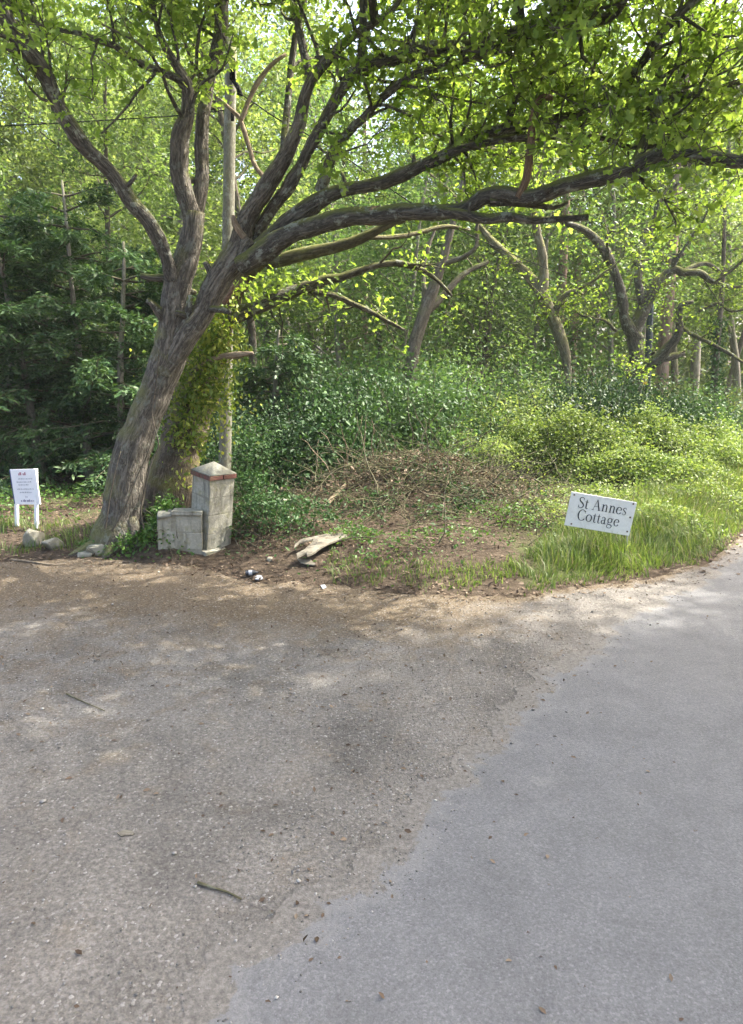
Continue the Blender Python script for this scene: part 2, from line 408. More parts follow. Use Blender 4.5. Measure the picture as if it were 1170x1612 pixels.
def plain_mat(name, col, rough=.6, spec=.3, grime=(.3, .28, .22), amt=.25, sc=9, metal=0.0):
    m, nt, out = mat_new(name)
    p = geopos(nt)
    a = noise(nt, p, sc, 6, .7); b = noise(nt, p, sc*9, 4, .7)
    f = math_n(nt, 'MULTIPLY', ramp(nt, a, [(.48, 0.0), (.72, 1.0)]), amt)
    c = mixc(nt, f, col, grime)
    c = mixc(nt, .35, c, ramp(nt, b, [(.3, .85), (.7, 1.1)]), 'MULTIPLY')
    principled(nt, out, c, rough, bump(nt, b, .15, .004), spec, metal); return m
M['ground'] = ground_mat(); M['drive'] = drive_mat(); M['road'] = road_mat()
M['stone'] = stone_mat('weathered_stone', (.24, .23, .18), (.42, .405, .335), .45, .75)
M['stone_cap'] = stone_mat('cap_stone', (.14, .14, .115), (.24, .24, .20), .22, .35)
M['brick'] = stone_mat('red_brick', (.13, .065, .052), (.21, .095, .078), .25, .6)
M['mortar'] = stone_mat('mortar', (.20, .19, .15), (.32, .30, .24), .3, .3)
M['rock'] = stone_mat('pale_rock', (.20, .19, .14), (.38, .36, .29), .5, .4)
M['pebble'] = leaf_mat('pebble', (.10, .095, .085), (.22, .21, .19), (.48, .46, .42), .0, .85, .2)
M['white'] = plain_mat('white_paint', (.80, .80, .82), .45, .4, (.5, .5, .45), .15)
M['white_post'] = plain_mat('white_post', (.78, .79, .80), .5, .4, (.45, .47, .38), .3)
M['blue_edge'] = plain_mat('blue_edge', (.04, .07, .20), .5)
M['sign_old'] = plain_mat('sign_old', (.72, .72, .69), .55, .35, (.42, .40, .33), .45, 7)
M['ink'] = plain_mat('ink_black', (.018, .022, .028), .5, .3, (.06, .06, .06), .2)
M['ink_grey'] = plain_mat('ink_grey', (.30, .31, .36), .6)
M['ink_red'] = plain_mat('ink_red', (.36, .10, .16), .6)
M['ink_violet'] = plain_mat('ink_violet', (.16, .14, .26), .6)
M['rust'] = plain_mat('rust', (.10, .05, .03), .7)
M['steel'] = plain_mat('galvanised', (.42, .42, .38), .5, .5, (.25, .22, .16), .5)
M['pole_wood'] = bark_mat('pole_wood', (.12, .118, .09), (.22, .215, .17), (.17, .19, .07), .85, 40, .5, .006)
M['pole_dark'] = plain_mat('dark_pole', (.035, .05, .06), .6)
M['yellow'] = plain_mat('yellow_plate', (.75, .50, .04), .5)
M['black'] = plain_mat('black_rubber', (.010, .011, .011), .9, .05)
M['board'] = plain_mat('weathered_board', (.25, .23, .18), .85, .1, (.13, .11, .08), .6, 22)
def grain_mat():
    m, nt, out = mat_new('split_board'); o_ = objco(nt)
    g = noise(nt, mapping(nt, o_, (9, 60, 60)), 1.0, 5, .7, .4); a = noise(nt, o_, 9, 5, .7)
    c = ramp(nt, g, [(.3, (.10, .088, .066)), (.5, (.20, .182, .142)), (.7, (.30, .28, .23))])
    c = mixc(nt, ramp(nt, a, [(.5, 0.0), (.68, .8)]), c, (.075, .06, .042))
    principled(nt, out, c, .9, bump(nt, g, .6, .01), .1); return m
M['board'] = grain_mat()
M['litter'] = plain_mat('litter_white', (.50, .51, .52), .6, .3, (.3, .28, .25), .5, 30)
M['bottle'] = plain_mat('dark_plastic', (.02, .025, .04), .25, .5)

rng = np.random.default_rng(7)
random.seed(7)
# ------------------------------------------------------------------ ground, drive, road
def grid_mesh(name, xs, ys, zf, mat, af):
    X, Y = np.meshgrid(xs, ys); Z = zf(X, Y)
    nx, ny = len(xs), len(ys)
    i = np.arange(ny-1)[:, None]*nx + np.arange(nx-1)[None, :]
    F = np.stack([i, i+1, i+1+nx, i+nx], -1).reshape(-1, 4)
    return npmesh(name, np.stack([X, Y, Z], -1).reshape(-1, 3), [F], mat, {k: f(X, Y).ravel() for k, f in af.items()}, True)
def grassy(X, Y):
    d = Y-yb(X)
    g = .75*sstep(1.2, 2.4, X+0*Y)*sstep(.0, .5, d)
    g = np.maximum(g, .45*sstep(.2, .8, d)*sstep(-3.6, -5, X))
    g = np.maximum(g, .55*sstep(8, 14, Y-8+0*X)*0+.35*sstep(4, 9, d))
    g = g-.9*np.exp(-(((X-1.2)/2.3)**2+((Y-12.6)/1.9)**2))
    return np.clip(g, 0, 1)
def axis(a0, a, b, b1, st):
    return np.unique(np.concatenate([np.linspace(a0, a, 26), np.arange(a, b, st), np.linspace(b, b1, 26)]).round(4))
gme = grid_mesh('ground', axis(-110, -14, 20, 120, .16), axis(-60, 4, 24, 130, .16), hgt, M['ground'], {'grassy': grassy})
tag(mobj('ground', gme), kind='structure')

xs = np.arange(-26, 12.001, .06); nt_ = 150
ebx = yb(xs) + (fbm(xs*2.1, xs*0+3, 5)-.47)*.5 + (fbm(xs*9, xs*0+1, 8)-.47)*.16
tt = 1-np.linspace(0, 1, nt_)**1.7
Yg = -9 + (ebx[None, :]+9)*tt[:, None]; Xg = np.repeat(xs[None, :], nt_, 0)
i = np.arange(nt_-1)[:, None]*len(xs) + np.arange(len(xs)-1)[None, :]
F = np.stack([i, i+len(xs), i+1+len(xs), i+1], -1).reshape(-1, 4)
dd = ebx[None, :]-Yg
edge = 1-sstep(.0, 2.6, dd)
edge = np.clip(edge*.85 + .68*(1-sstep(-5, 2.0, Xg))*(1-sstep(.6, 6.0, dd)), 0, 1)
edge = edge*(1-sstep(.6, 2.6, Xg)) + .85*(1-sstep(.03, .30, dd))*sstep(.6, 2.6, Xg)
Zg = .004 + .012*(fbm(Xg*.8, Yg*.8, 21)-.47)*sstep(.05, .6, dd)*0
tag(mobj('driveway', npmesh('driveway', np.stack([Xg, Yg, Zg], -1).reshape(-1, 3), [F], M['drive'], {'edge': edge.ravel()}, True)), kind='structure')

_rd_px = [(380, 1612), (520, 1500), (625, 1398), (700, 1290), (800, 1165), (868, 1098), (940, 1040), (1010, 990), (1075, 935), (1130, 893), (1152, 868)]
_RL = np.array([G(*p)[:2] for p in _rd_px])
_RL = np.vstack([_RL[0]-RD*9, _RL[0]-RD*4, _RL, _RL[-1]+RD*4, _RL[-1]+RD*10, _RL[-1]+RD*30, _RL[-1]+RD*100])
cl = np.concatenate([[0], np.cumsum(np.linalg.norm(np.diff(_RL, axis=0), axis=1))])
sN = np.concatenate([np.arange(0, 32, .04), np.linspace(32, cl[-1], 40)])
LX = np.interp(sN, cl, _RL[:, 0]); LY = np.interp(sN, cl, _RL[:, 1])
jag = (fbm(sN*1.6, sN*0, 31)-.47)*.34 + (fbm(sN*7, sN*0, 33)-.47)*.26
jag = jag*np.where(sN > 26, .3, 1) - .30*(1-sstep(14, 18, sN))
us = np.concatenate([np.linspace(0, 1.2, 14), np.linspace(1.6, ROADW, 8)])
RX = LX[None, :] + RN[0]*(us[:, None] + jag[None, :]*(1-us[:, None]/ROADW)); RY = LY[None, :] + RN[1]*(us[:, None] + jag[None, :]*(1-us[:, None]/ROADW))
n_ = len(sN); i = np.arange(len(us)-1)[:, None]*n_+np.arange(n_-1)[None, :]
F = np.stack([i, i+n_, i+1+n_, i+1], -1).reshape(-1, 4)
redge = np.repeat((1-sstep(.0, .55, us))[:, None], n_, 1)
tag(mobj('road', npmesh('road', np.stack([RX, RY, np.full_like(RX, .008)], -1).reshape(-1, 3), [F], M['road'], {'edge': redge.ravel()}, True)), kind='structure')

# ------------------------------------------------------------------ trees: limbs drawn out one by one, twigs and leaves grown from them
def limb_px(pts, Y0, Y1, wscale=1.0, curve=1.0):
    """pixel points (x, y, width) along a limb that runs from depth Y0 to Y1"""
    a = np.array(pts, float); L = np.concatenate([[0], np.cumsum(np.linalg.norm(np.diff(a[:, :2], axis=0), axis=1))]); L /= L[-1]
    Ys = Y0+(Y1-Y0)*L**curve
    P = np.array([W(p[0], p[1], y) for p, y in zip(a, Ys)])
    r = np.array([p[2]*.5*wscale*(y/ray(p[0], p[1])[1])/FPX for p, y in zip(a, Ys)])
    P, r = smooth_path(P, r, .08)
    L = np.concatenate([[0], np.cumsum(np.linalg.norm(np.diff(P, axis=0), axis=1))]); sd_ = int(abs(a[0, 0]*7+a[0, 1]*3)) % 97
    f = np.stack([fbm(L*2.4+q*13, L*0+sd_, 201+q, 3)-.44 for q in range(3)], -1)
    P = P+f*np.minimum(r*.9, .06)[:, None]*np.minimum(L*2, 1)[:, None]
    r = r*(1+.42*(fbm(L*3.1, L*0+sd_, 209, 3)-.44))
    return P, r
def wander(p0, d0, L, r0, rg, n=6, w=.35, up=0.0, r1=.25):
    P = [np.array(p0, float)]; d = np.array(d0, float); d /= np.linalg.norm(d)+1e-9
    for _ in range(n):
        d = d+rg.normal(size=3)*w; d[2] += up; d /= np.linalg.norm(d)
        P.append(P[-1]+d*L/n)
    return np.array(P), r0*np.linspace(1, r1, n+1)
def sprout(paths, rg, per_m, L2, tw_n, tw_L, leaf_n, t0=.25, up=.06, spread=1.0, w=.30, jit=.09):
    """secondary branches and twigs; gives tubes and leaf centres"""
    sec, tw, lc = [], [], []
    for P, r in paths:
        seg = np.linalg.norm(np.diff(P, axis=0), axis=1); L = np.concatenate([[0], np.cumsum(seg)])
        n = rg.poisson(per_m*L[-1]*(1-t0))
        for _ in range(n):
            s = L[-1]*(t0+(1-t0)*rg.random()); k = min(np.searchsorted(L, s), len(P)-1)
            T = P[min(k+1, len(P)-1)]-P[max(k-1, 0)]; T = T/(np.linalg.norm(T)+1e-9)
            d = rg.normal(size=3); d = d-T*np.dot(d, T); d = d/np.linalg.norm(d)*spread+T*.6; d[2] += .25
            l2 = rg.uniform(*L2)
            Q, q = wander(P[k], d, l2, min(r[k]*.5, .012+.012*l2), rg, 7, w, up)
            sec.append((Q, q))
            for _ in range(tw_n):
                j = rg.integers(2, len(Q)); Tq = Q[j]-Q[j-1]; d = rg.normal(size=3)*.9+Tq/np.linalg.norm(Tq)*.7
                S, q2 = wander(Q[j], d, rg.uniform(*tw_L), .007, rg, 4, .3, up*.5)
                tw.append((S, q2))
                t = rg.random(leaf_n)**.7*(len(S)-1); a = t.astype(int).clip(0, len(S)-2); f = (t-a)[:, None]
                lc.append(S[a]*(1-f)+S[a+1]*f+rg.normal(size=(leaf_n, 3))*jit)
    return sec, tw, (np.concatenate(lc) if lc else np.zeros((0, 3)))
def add_part(root, name, tubes, mat, k=10, rough=.12, kind=None, label=None):
    T = Tubes(); org = np.array(root.location)
    for q, (P, r) in enumerate(tubes): T.add(P, r, k, rough, seed=q+int(rng.integers(0, 50)), org=org)
    o = mobj(name, T.mesh(name, mat), root)
    if kind: o['kind'] = kind
    if label: o['label'] = label
    return o
def add_leaves(root, name, C, size, mat, shape='leaf', flat=.6, kind='stuff', seed=1, **kw):
    o = mobj(name, leaves(name, C, size, np.random.default_rng(seed), mat, shape, flat, org=np.array(root.location), **kw), root)
    o['kind'] = kind; return o

# ---- the big leaning oak
base = GH(205, 838)
oak = empty('oak_tree', base, 'big oak leaning right beside the white notice, with wide spreading mossy limbs', 'tree')
YO = base[1]
def Lp(pts, Y0, Y1, **k): return limb_px(pts, YO+Y0, YO+Y1, wscale=k.pop('wscale', .80), **k)
tr = Lp([(180, 905, 104), (184, 855, 78), (191, 815, 62), (205, 725, 54), (227, 660, 52), (250, 597, 51), (276, 535, 52), (291, 503, 46), (299, 480, 30)], 0, .1, wscale=1)
a1 = Lp([(256, 590, 34), (268, 530, 40), (274, 480, 38), (282, 442, 38), (291, 415, 37), (302, 370, 34), (306, 335, 33)], .0, 0, wscale=1)
add_part(oak, 'trunk', [tr], M['bark_oak'], 28, .16)
for (x0_, y0_, dx, dy) in [(-.22, -.1, -.5, -.25), (-.05, -.2, -.1, -.28), (.18, -.16, .35, -.22), (.25, .1, .6, .2), (-.25, .15, -.55, .3)]:
    b_ = np.array(base); q = [b_+(x0_*.6-.06, y0_*.6, .42), b_+(x0_-.06, y0_, .12), b_+(x0_+dx*.5-.06, y0_+dy*.5, -.0), b_+(x0_+dx-.06, y0_+dy, -.12)]
    add_part(oak, 'root', [smooth_path(q, [.10, .12, .085, .04], .06)], M['bark_oak'], 10, .25)
limbs = {}
limbs['left_stem'] = [a1, Lp([(304, 345, 36), (290, 300, 38), (282, 260, 37), (284, 215, 33), (296, 180, 25), (292, 130, 20), (258, 70, 14), (243, 20, 11), (236, -60, 9)], 0, -.6),
                      Lp([(306, 345, 30), (318, 285, 27), (318, 210, 26), (325, 140, 22), (343, 70, 27), (350, 10, 27), (345, -90, 20), (330, -200, 12)], .1, .5)]
limbs['far_left'] = [Lp([(272, 440, 30), (262, 405, 27), (240, 360, 27), (200, 310, 30), (165, 258, 30), (130, 225, 32), (95, 172, 34), (68, 110, 34), (30, 60, 33), (0, 15, 31), (-50, -60, 27), (-90, -150, 20)], -.1, -2.2, wscale=.78)]
limbs['right_stem'] = [Lp([(264, 578, 36), (290, 532, 42), (316, 495, 38), (342, 447, 36), (366, 412, 42), (392, 376, 40)], 0, .0, wscale=1),
                       Lp([(372, 400, 52), (388, 345, 46), (416, 300, 42), (446, 250, 38), (470, 195, 31), (488, 130, 28), (520, 90, 24), (560, 55, 18), (612, 20, 14), (650, -30, 12), (690, -110, 9)], 0, -1.4, wscale=.64)]
limbs['upper_right'] = [Lp([(395, 378, 28), (436, 318, 22), (472, 265, 20), (498, 212, 19), (534, 148, 19), (570, 108, 22), (621, 92, 24), (673, 79, 24), (739, 72, 22), (801, 51, 20), (878, 31, 18), (929, 36, 17), (970, 20, 16), (992, -20, 14), (1050, -90, 12)], .1, -2.6, wscale=.92)]
limbs['middle_right'] = [Lp([(400, 398, 34), (450, 352, 34), (500, 318, 30), (540, 300, 24), (590, 290, 24), (630, 276, 22), (673, 256, 21), (724, 231, 21), (785, 203, 17), (857, 190, 15), (919, 177, 14), (960, 149, 14), (1011, 149, 13), (1052, 154, 12), (1129, 141, 10), (1190, 120, 8)], 0, -2.0, wscale=.88),
                         Lp([(705, 240, 15), (760, 224, 15), (830, 217, 13), (900, 214, 11), (950, 216, 11), (990, 231, 10), (1050, 226, 8), (1110, 205, 6)], -1.0, -1.7)]
limbs['thin_right'] = [Lp([(505, 300, 24), (528, 240, 18), (552, 205, 16), (575, 184, 15), (601, 154, 14), (647, 118, 14), (698, 105, 13), (765, 87, 13), (826, 67, 11), (880, 48, 9), (940, -10, 7)], -.2, -2.4)]
limbs['low_right'] = [Lp([(378, 418, 34), (415, 396, 40), (455, 370, 36), (520, 347, 31), (575, 338, 28), (650, 335, 26), (724, 330, 24), (758, 312, 25), (790, 303, 25), (830, 311, 26), (878, 297, 27), (944, 279, 27), (1011, 256, 27), (1062, 239, 26), (1114, 245, 24), (1175, 251, 24), (1260, 235, 22), (1350, 190, 18)], -.1, -3.2, wscale=.93),
                      Lp([(690, 333, 20), (724, 338, 20), (760, 346, 19), (800, 341, 17), (850, 347, 15), (925, 342, 13)], -1.3, -1.5),
                      Lp([(770, 318, 18), (800, 318, 17), (840, 322, 14), (872, 326, 9), (893, 318, 6)], -1.4, -1.3)]
nm = 0
for k, v in limbs.items():
    for q in v: add_part(oak, 'limb', [q], M['bark_oak'] if k in ('left_stem', 'right_stem') else M['bark_limb'], 16, .16)
o = add_part(oak, 'broken_branch', [Lp([(815, 312, 18), (828, 285, 15), (834, 240, 15), (836, 195, 15), (846, 163, 16), (858, 152, 13), (872, 154, 6)], -1.55, -1.75)], M['brokenwood'], 10, .3, label='dead red-brown upright stub with bent tip')
o = add_part(oak, 'broken_branch', [Lp([(572, 343, 22), (588, 340, 33), (600, 337, 30)], -.75, -.80)], M['brokenwood'], 12, .5, label='torn rusty wound on the low limb')
add_part(oak, 'broken_branch', [Lp([(352, 478, 10), (362, 462, 9), (368, 448, 4)], -.3, -.4)], M['brokenwood'], 8, .4)
add_part(oak, 'broken_branch', [Lp([(384, 372, 18), (370, 352, 14), (368, 338, 8)], -.15, -.3)], M['deadwood'], 8, .4)
add_part(oak, 'broken_branch', [Lp([(428, 292, 12), (402, 262, 10), (393, 235, 10), (380, 190, 9), (372, 178, 8), (345, 155, 5)], .2, .5), Lp([(380, 188, 9), (400, 140, 10), (425, 105, 9), (450, 85, 7)], .3, .4)], M['deadwood'], 7, .15, label='bare pale dead fork between the stems')
# slim stems of ivy creeping on the trunk
iv = [Lp([(228, 838, 3.5), (222, 800, 3.5), (238, 730, 3), (250, 700, 3), (240, 655, 2.6), (246, 600, 2.4), (250, 555, 2)], -.36, -.30),
      Lp([(166, 832, 4), (172, 790, 3), (182, 740, 2.4), (190, 710, 2)], -.36, -.30),
      Lp([(176, 836, 4), (196, 800, 3.5), (218, 745, 3), (232, 715, 2.5), (246, 668, 2)], -.42, -.30)]
for q in iv: add_part(oak, 'creeper', [q], M['twig'], 6, .1)
# twigs and leaves
og = np.random.default_rng(11)
allp = []
dens = {'left_stem': 7, 'far_left': 4.0, 'right_stem': 4.5, 'upper_right': 7.5, 'middle_right': 6.2, 'thin_right': 7.0, 'low_right': 2.4}
secs, tws, lcs = [], [], []
for k, v in limbs.items():
    for q, (P, r) in enumerate(v):
        if k == 'low_right' and q > 0: continue
        if (k == 'right_stem' and q == 0) or (k == 'left_stem' and q == 0): continue
        t0 = {'low_right': .62, 'far_left': .5, 'right_stem': .5, 'upper_right': .22, 'left_stem': .35, 'middle_right': .40, 'thin_right': .25}[k]
        a, b, c = sprout([(P, r)], og, dens[k], (.6, 1.7), 7, (.3, .7), 20, t0, .05, jit=.065)
        secs += a; tws += b; lcs.append(c)
# the crown above: boughs that climb out of the frame and over the road
up = []
for (p0, dr, L) in [(W(345, -90, YO+.5), (-.2, .3, 1), 4), (W(236, -60, YO-.6), (-.6, -.5, .8), 3.5), (W(650, -30, YO-1.2), (.5, -.3, .9), 4), (W(570, 108, YO-.9), (.2, -.2, 1), 4.2),
                    (W(739, 72, YO-1.6), (.3, .4, 1), 4), (W(900, 33, YO-2.2), (.5, -.2, .8), 4), (W(1050, -60, YO-2.6), (.7, -.3, .5), 4), (W(1000, 250, YO-2.4), (.5, .5, .9), 3.2),
                    (W(1260, 235, YO-3.0), (.8, -.4, .4), 3.8), (W(-50, -60, YO-2), (-.4, -.5, .8), 3.5), (W(490, 130, YO-.7), (-.3, -.3, 1), 4.2), (W(440, 250, YO-.3), (.1, .5, 1), 5),
                    (W(820, 60, YO-2), (.1, -.8, .35), 3.2), (W(600, 60, YO-1.4), (.1, -.9, .4), 3.0), (W(960, 150, YO-1.6), (.4, -.8, .35), 2.8), (W(1080, 145, YO-1.8), (.3, .6, .4), 2.5),
                    (W(1100, 100, YO-2.6), (.9, .3, .5), 4.5), (W(1300, 200, YO-3.2), (.5, -.9, .35), 4.5), (W(1200, 60, YO-2.8), (.3, -.8, .6), 4), (W(860, -80, YO-2.2), (.5, -.8, .6), 4.5), (W(700, -100, YO-1.6), (.1, -.8, .7), 4.5), (W(450, -60, YO-.8), (-.1, -.8, .7), 4.5), (W(200, -120, YO-1), (-.3, -.8, .7), 4.5), (W(320, 40, YO), (.1, -.8, .5), 2.6), (W(290, 130, YO-.3), (-.7, -.2, .5), 2.2), (W(20, 40, YO-2), (.2, -.3, 1), 2.4), (W(700, 240, YO-1), (.2, .8, .5), 2.4)]:
    cand = np.concatenate([v_[0] for k_ in limbs for v_ in limbs[k_]])          # each bough springs from the nearest limb
    zc_ = cand[:, 1]*CT-(cand[:, 2]-CAM_H)*ST; z0_ = p0[1]*CT-(p0[2]-CAM_H)*ST
    dpx = np.hypot(cand[:, 0]/zc_-p0[0]/z0_, ((cand[:, 2]-CAM_H)*CT+cand[:, 1]*ST)/zc_-((p0[2]-CAM_H)*CT+p0[1]*ST)/z0_)
    up.append(wander(cand[int(np.argmin(dpx))], dr, L+float(dpx.min())*6, .055, og, 12, .16, .01))
for q in up: add_part(oak, 'bough', [q], M['bark_limb'], 8, .1)
a, b, c = sprout(up, og, 5.6, (.6, 1.7), 5, (.3, .7), 18, .10, .04, jit=.06)
secs += a; tws += b; lcs.append(c)
for k, v in limbs.items():
    for P, r in v:
        for _ in range(5):
            j = og.integers(len(P)//6, len(P)-4); d = og.normal(size=3); d[2] = abs(d[2])*.6
            secs.append(wander(P[j], d, r[j]*og.uniform(1.6, 3.2), r[j]*.42, og, 4, .15, 0, .55))
add_part(oak, 'branches', secs, M['bark_limb'], 5, 0, 'stuff')
add_part(oak, 'twigs', tws, M['twig'], 3, 0, 'stuff')
LC = np.concatenate(lcs); print('oak leaves', len(LC))
add_leaves(oak, 'crown', LC, .084, M['oak_leaf'], 'oak', .5, seed=3, droop=.3, vary=.42)

# ---- the stem behind it, hung with ivy
base2 = GH(285, 815)
ivo = empty('ivy_oak', base2, 'thick mossy oak stem hung with yellow-green ivy, right behind the leaning oak', 'tree')
Y2 = base2[1]+.15
def Lq(pts, Y0, Y1, **k): return limb_px(pts, Y2+Y0, Y2+Y1, wscale=k.pop('wscale', .82), **k)
add_part(ivo, 'trunk', [Lq([(262, 860, 110), (268, 800, 92), (276, 740, 78), (292, 670, 68), (312, 610, 62), (330, 555, 54), (346, 505, 48), (362, 465, 44), (392, 420, 40), (430, 385, 30)], 0, .2, wscale=.95)], M['bark_ivy'], 24, .18)
bl = [Lq([(350, 505, 34), (385, 490, 32), (416, 480, 30), (454, 463, 26), (510, 443, 20), (540, 437, 17), (586, 420, 14), (623, 413, 12), (661, 422, 10), (687, 439, 8), (712, 466, 5)], .1, .4),
      Lq([(440, 470, 18), (475, 462, 14), (520, 464, 12), (560, 478, 11), (592, 495, 9), (636, 519, 5)], .2, .9)]
for q in bl: add_part(ivo, 'limb', [q], M['bark_limb'], 10, .15)
add_part(ivo, 'limb', [Lq([(420, 415, 26), (460, 404, 22), (500, 394, 24), (545, 385, 22), (580, 371, 17), (612, 354, 14), (650, 340, 12)], .2, -.2), Lq([(572, 374, 9), (620, 373, 9), (660, 366, 9), (700, 356, 8), (740, 362, 5)], .1, 1.2)], M['bark_mossy'], 10, .15)
add_part(ivo, 'broken_branch', [Lq([(300, 592, 16), (318, 574, 14), (345, 562, 12), (372, 558, 14), (398, 556, 6)], -.25, -.6)], M['deadwood'], 9, .2, label='pale broken stub')
g2 = np.random.default_rng(5)
a, b, c = sprout(bl, g2, 3.0, (.4, .9), 3, (.2, .5), 8, .3, .0)
hang = [wander(W(412+14*q, 485, Y2+.2), (.15*(q-1), 0, -1), .9, .014, g2, 8, .25, .0) for q in range(3)]
add_part(ivo, 'branches', a+b+hang, M['twig'], 4, 0, 'stuff')
add_leaves(ivo, 'crown', np.concatenate([c, np.concatenate([W(420, 462, Y2)+g2.normal(size=(260, 3))*(.30, .25, .14), W(470, 440, Y2+.2)+g2.normal(size=(160, 3))*(.3, .25, .12)])]), .085, M['oak_leaf'], 'oak', .5, seed=8)
# ivy leaves lie over the stem
ic = []
for (x, y, sx, sy, n) in [(335, 560, 22, 40, 520), (322, 610, 26, 36, 620), (300, 655, 26, 26, 420), (345, 525, 18, 18, 220), (300, 690, 16, 10, 110), (285, 640, 10, 30, 110), (350, 470, 14, 26, 200), (355, 610, 10, 40, 200), (300, 735, 20, 25, 90), (310, 600, 34, 50, 700), (330, 540, 24, 34, 400)]:
    for _ in range(n):
        p = W(x+g2.normal()*sx, y+g2.normal()*sy, Y2-.36+g2.normal()*.08); ic.append(p)
add_leaves(ivo, 'ivy', np.array(ic), .072, M['ivy_leaf'], 'leaf', .1, seed=9, droop=.8)

# ---- generic woodland trees: a few patterns, copied
def proto_tree(seed, h, r0, lean, crown0, nlimb, leafn, lsize, bark, leafm, limbL=(1.5, 3.0), shape='leaf', flat=.6):
    rg = np.random.default_rng(seed)
    n = 12; P = [np.array([0, 0, -.15])]; d = np.array([lean[0], lean[1], 1.0])
    for k in range(n):
        d = d+rg.normal(size=3)*(.06, .06, 0); d /= np.linalg.norm(d); P.append(P[-1]+d*h/n)
    P, r = smooth_path(P, r0*np.concatenate([[1.25], np.linspace(1, .22, n)]), .35)
    lb = []
    for k in range(nlimb):
        t = crown0+(1-crown0)*(k+rg.random())/nlimb; i = int(t*(len(P)-1))
        a = rg.uniform(0, 2*math.pi); L = rg.uniform(*limbL)*(1.15-.6*t)
        lb.append(wander(P[i], (math.cos(a), math.sin(a), rg.uniform(.25, .9)), L, r[i]*.5, rg, 7, .2, .02))
    sec, tw, lc = sprout(lb+[(P[len(P)*2//3:], r[len(P)*2//3:])], rg, 4.2, (.6, 1.6), 4, (.35, .8), leafn*2, .15, .03, jit=.2)
    T = Tubes(); T.add(P, r, 12, .12, seed)
    B = Tubes()
    for q in lb: B.add(*q, 6, .08, seed)
    for q in sec: B.add(*q, 3, 0, seed, cap=False)
    L = leaves('crown', lc, lsize, rg, leafm, shape, flat)
    return {'trunk': T.mesh('trunk', bark), 'branches': B.mesh('branches', bark), 'crown': L, 'n': len(lc)}
PT = [proto_tree(101, 13, .15, (.03, 0), .28, 26, 11, .12, M['bark_pale'], M['wood_leaf']),
      proto_tree(102, 15, .13, (-.05, .02), .34, 24, 12, .115, M['bark_brown'], M['wood_leaf2']),
      proto_tree(103, 11, .11, (.08, .02), .20, 24, 10, .10, M['bark_brown'], M['wood_leaf']),
      proto_tree(104, 14, .20, (-.02, -.03), .40, 26, 12, .125, M['bark_pale'], M['wood_leaf2'], (2, 3.6)),
      proto_tree(105, 9, .07, (.05, .03), .14, 24, 9, .09, M['bark_pale'], M['hazel_leaf'], (.9, 1.9))]
print('proto leaves', [p['n'] for p in PT])
def place(proto, name, loc, label, cat, group=None, rz=0.0, s=1.0, parts=('trunk', 'branches', 'crown'), lean=(0, 0)):
    root = empty(name, loc, label, cat, group); root.rotation_euler = (lean[0], lean[1], rz); root.scale = (s, s, s)
    for p in parts:
        if p in proto:
            o = mobj(p, proto[p], root)
            if p != 'trunk': o['kind'] = 'stuff'
    return root
trees = [  # px, Y, pattern, scale, label
 (-60, 20, 0, 1.0, 'pale slim tree at the left edge behind the dark yew'),
 (30, 24, 3, 1.0, 'tall pale-barked tree rising left of the yew, left of the far-left oak limb'),
 (120, 27, 1, 1.05, 'tall brown-stemmed tree seen between the left oak limbs'),
 (190, 21, 2, 1.0, 'slim brown tree behind the far-left oak limb'),
 (255, 30, 0, 1.1, 'pale tree straight behind the left oak stem'),
 (395, 19, 1, .85, 'slim tree right of the wooden pole behind the oak fork'),
 (440, 25, 0, .95, 'pale tree behind the low oak limbs, left of the leaning bare tree'),
 (540, 22, 4, 1.25, 'thin pale stem between the low oak limbs'),
 (600, 29, 1, 1.0, 'tall thin tree deep in the wood above the brash heap'),
 (612, 21, 4, 1.15, 'thin mossy stem just left of the leaning bare tree'),
 (745, 24, 2, 1.1, 'brown slim tree between the leaning bare tree and the mossy forked oak'),
 (775, 31, 0, 1.1, 'tall pale tree far behind the mossy forked oak, to its left'),
 (820, 26, 4, 1.4, 'thin pale stem just left of the mossy forked oak'),
 (930, 30, 1, 1.0, 'slim tree deep in the wood between the two gnarled oaks'),
 (1085, 32, 3, 1.05, 'tall pale tree far behind the gnarled oak on the right'),
 (1160, 27, 0, 1.0, 'pale tree at the right edge beyond the ivy-clad stem'),
 (1260, 25, 2, 1.1, 'brown tree just past the right edge beside the road'),
 (-150, 27, 1, 1.0, 'tall brown tree past the left edge of the wood'),
 (340, 34, 3, 1.1, 'tall pale tree far behind the wooden pole'),
 (500, 36, 2, 1.35, 'far tree in the gap under the low oak limbs'),
 (680, 37, 3, 1.1, 'far pale tree behind the leaning bare tree'),
 (860, 38, 0, 1.2, 'far tall tree behind the pinkish pine'),
 (1000, 40, 3, 1.15, 'far pale tree behind the road-side oak crown'),
 (80, 37, 3, 1.15, 'far pale tree high above the yew'),
 (200, 40, 0, 1.2, 'far tall tree filling the gap left of the oak stems'),
 (1130, 42, 1, 1.2, 'far brown tree above the ivy-clad stem'),
 (640, 26, 4, 1.5, 'thin pale stem just behind the leaning bare tree'),
 (470, 31, 4, 1.7, 'thin pale stem far behind the low oak limbs'),
 (710, 29, 4, 1.6, 'thin pale stem right of the leaning bare tree, deep in the wood'),
 (555, 40, 0, 1.3, 'far pale tree in the centre of the wood'),
 (960, 25, 4, 1.5, 'thin pale stem between the forked oak and the gnarled oak'),
 (300, 44, 1, 1.4, 'far tall tree seen just left of the wooden pole'),
 (760, 44, 1, 1.4, 'far tall tree seen over the forked oak'),
 (1060, 36, 1, 1.3, 'far tall tree right behind the pale pink pine')]
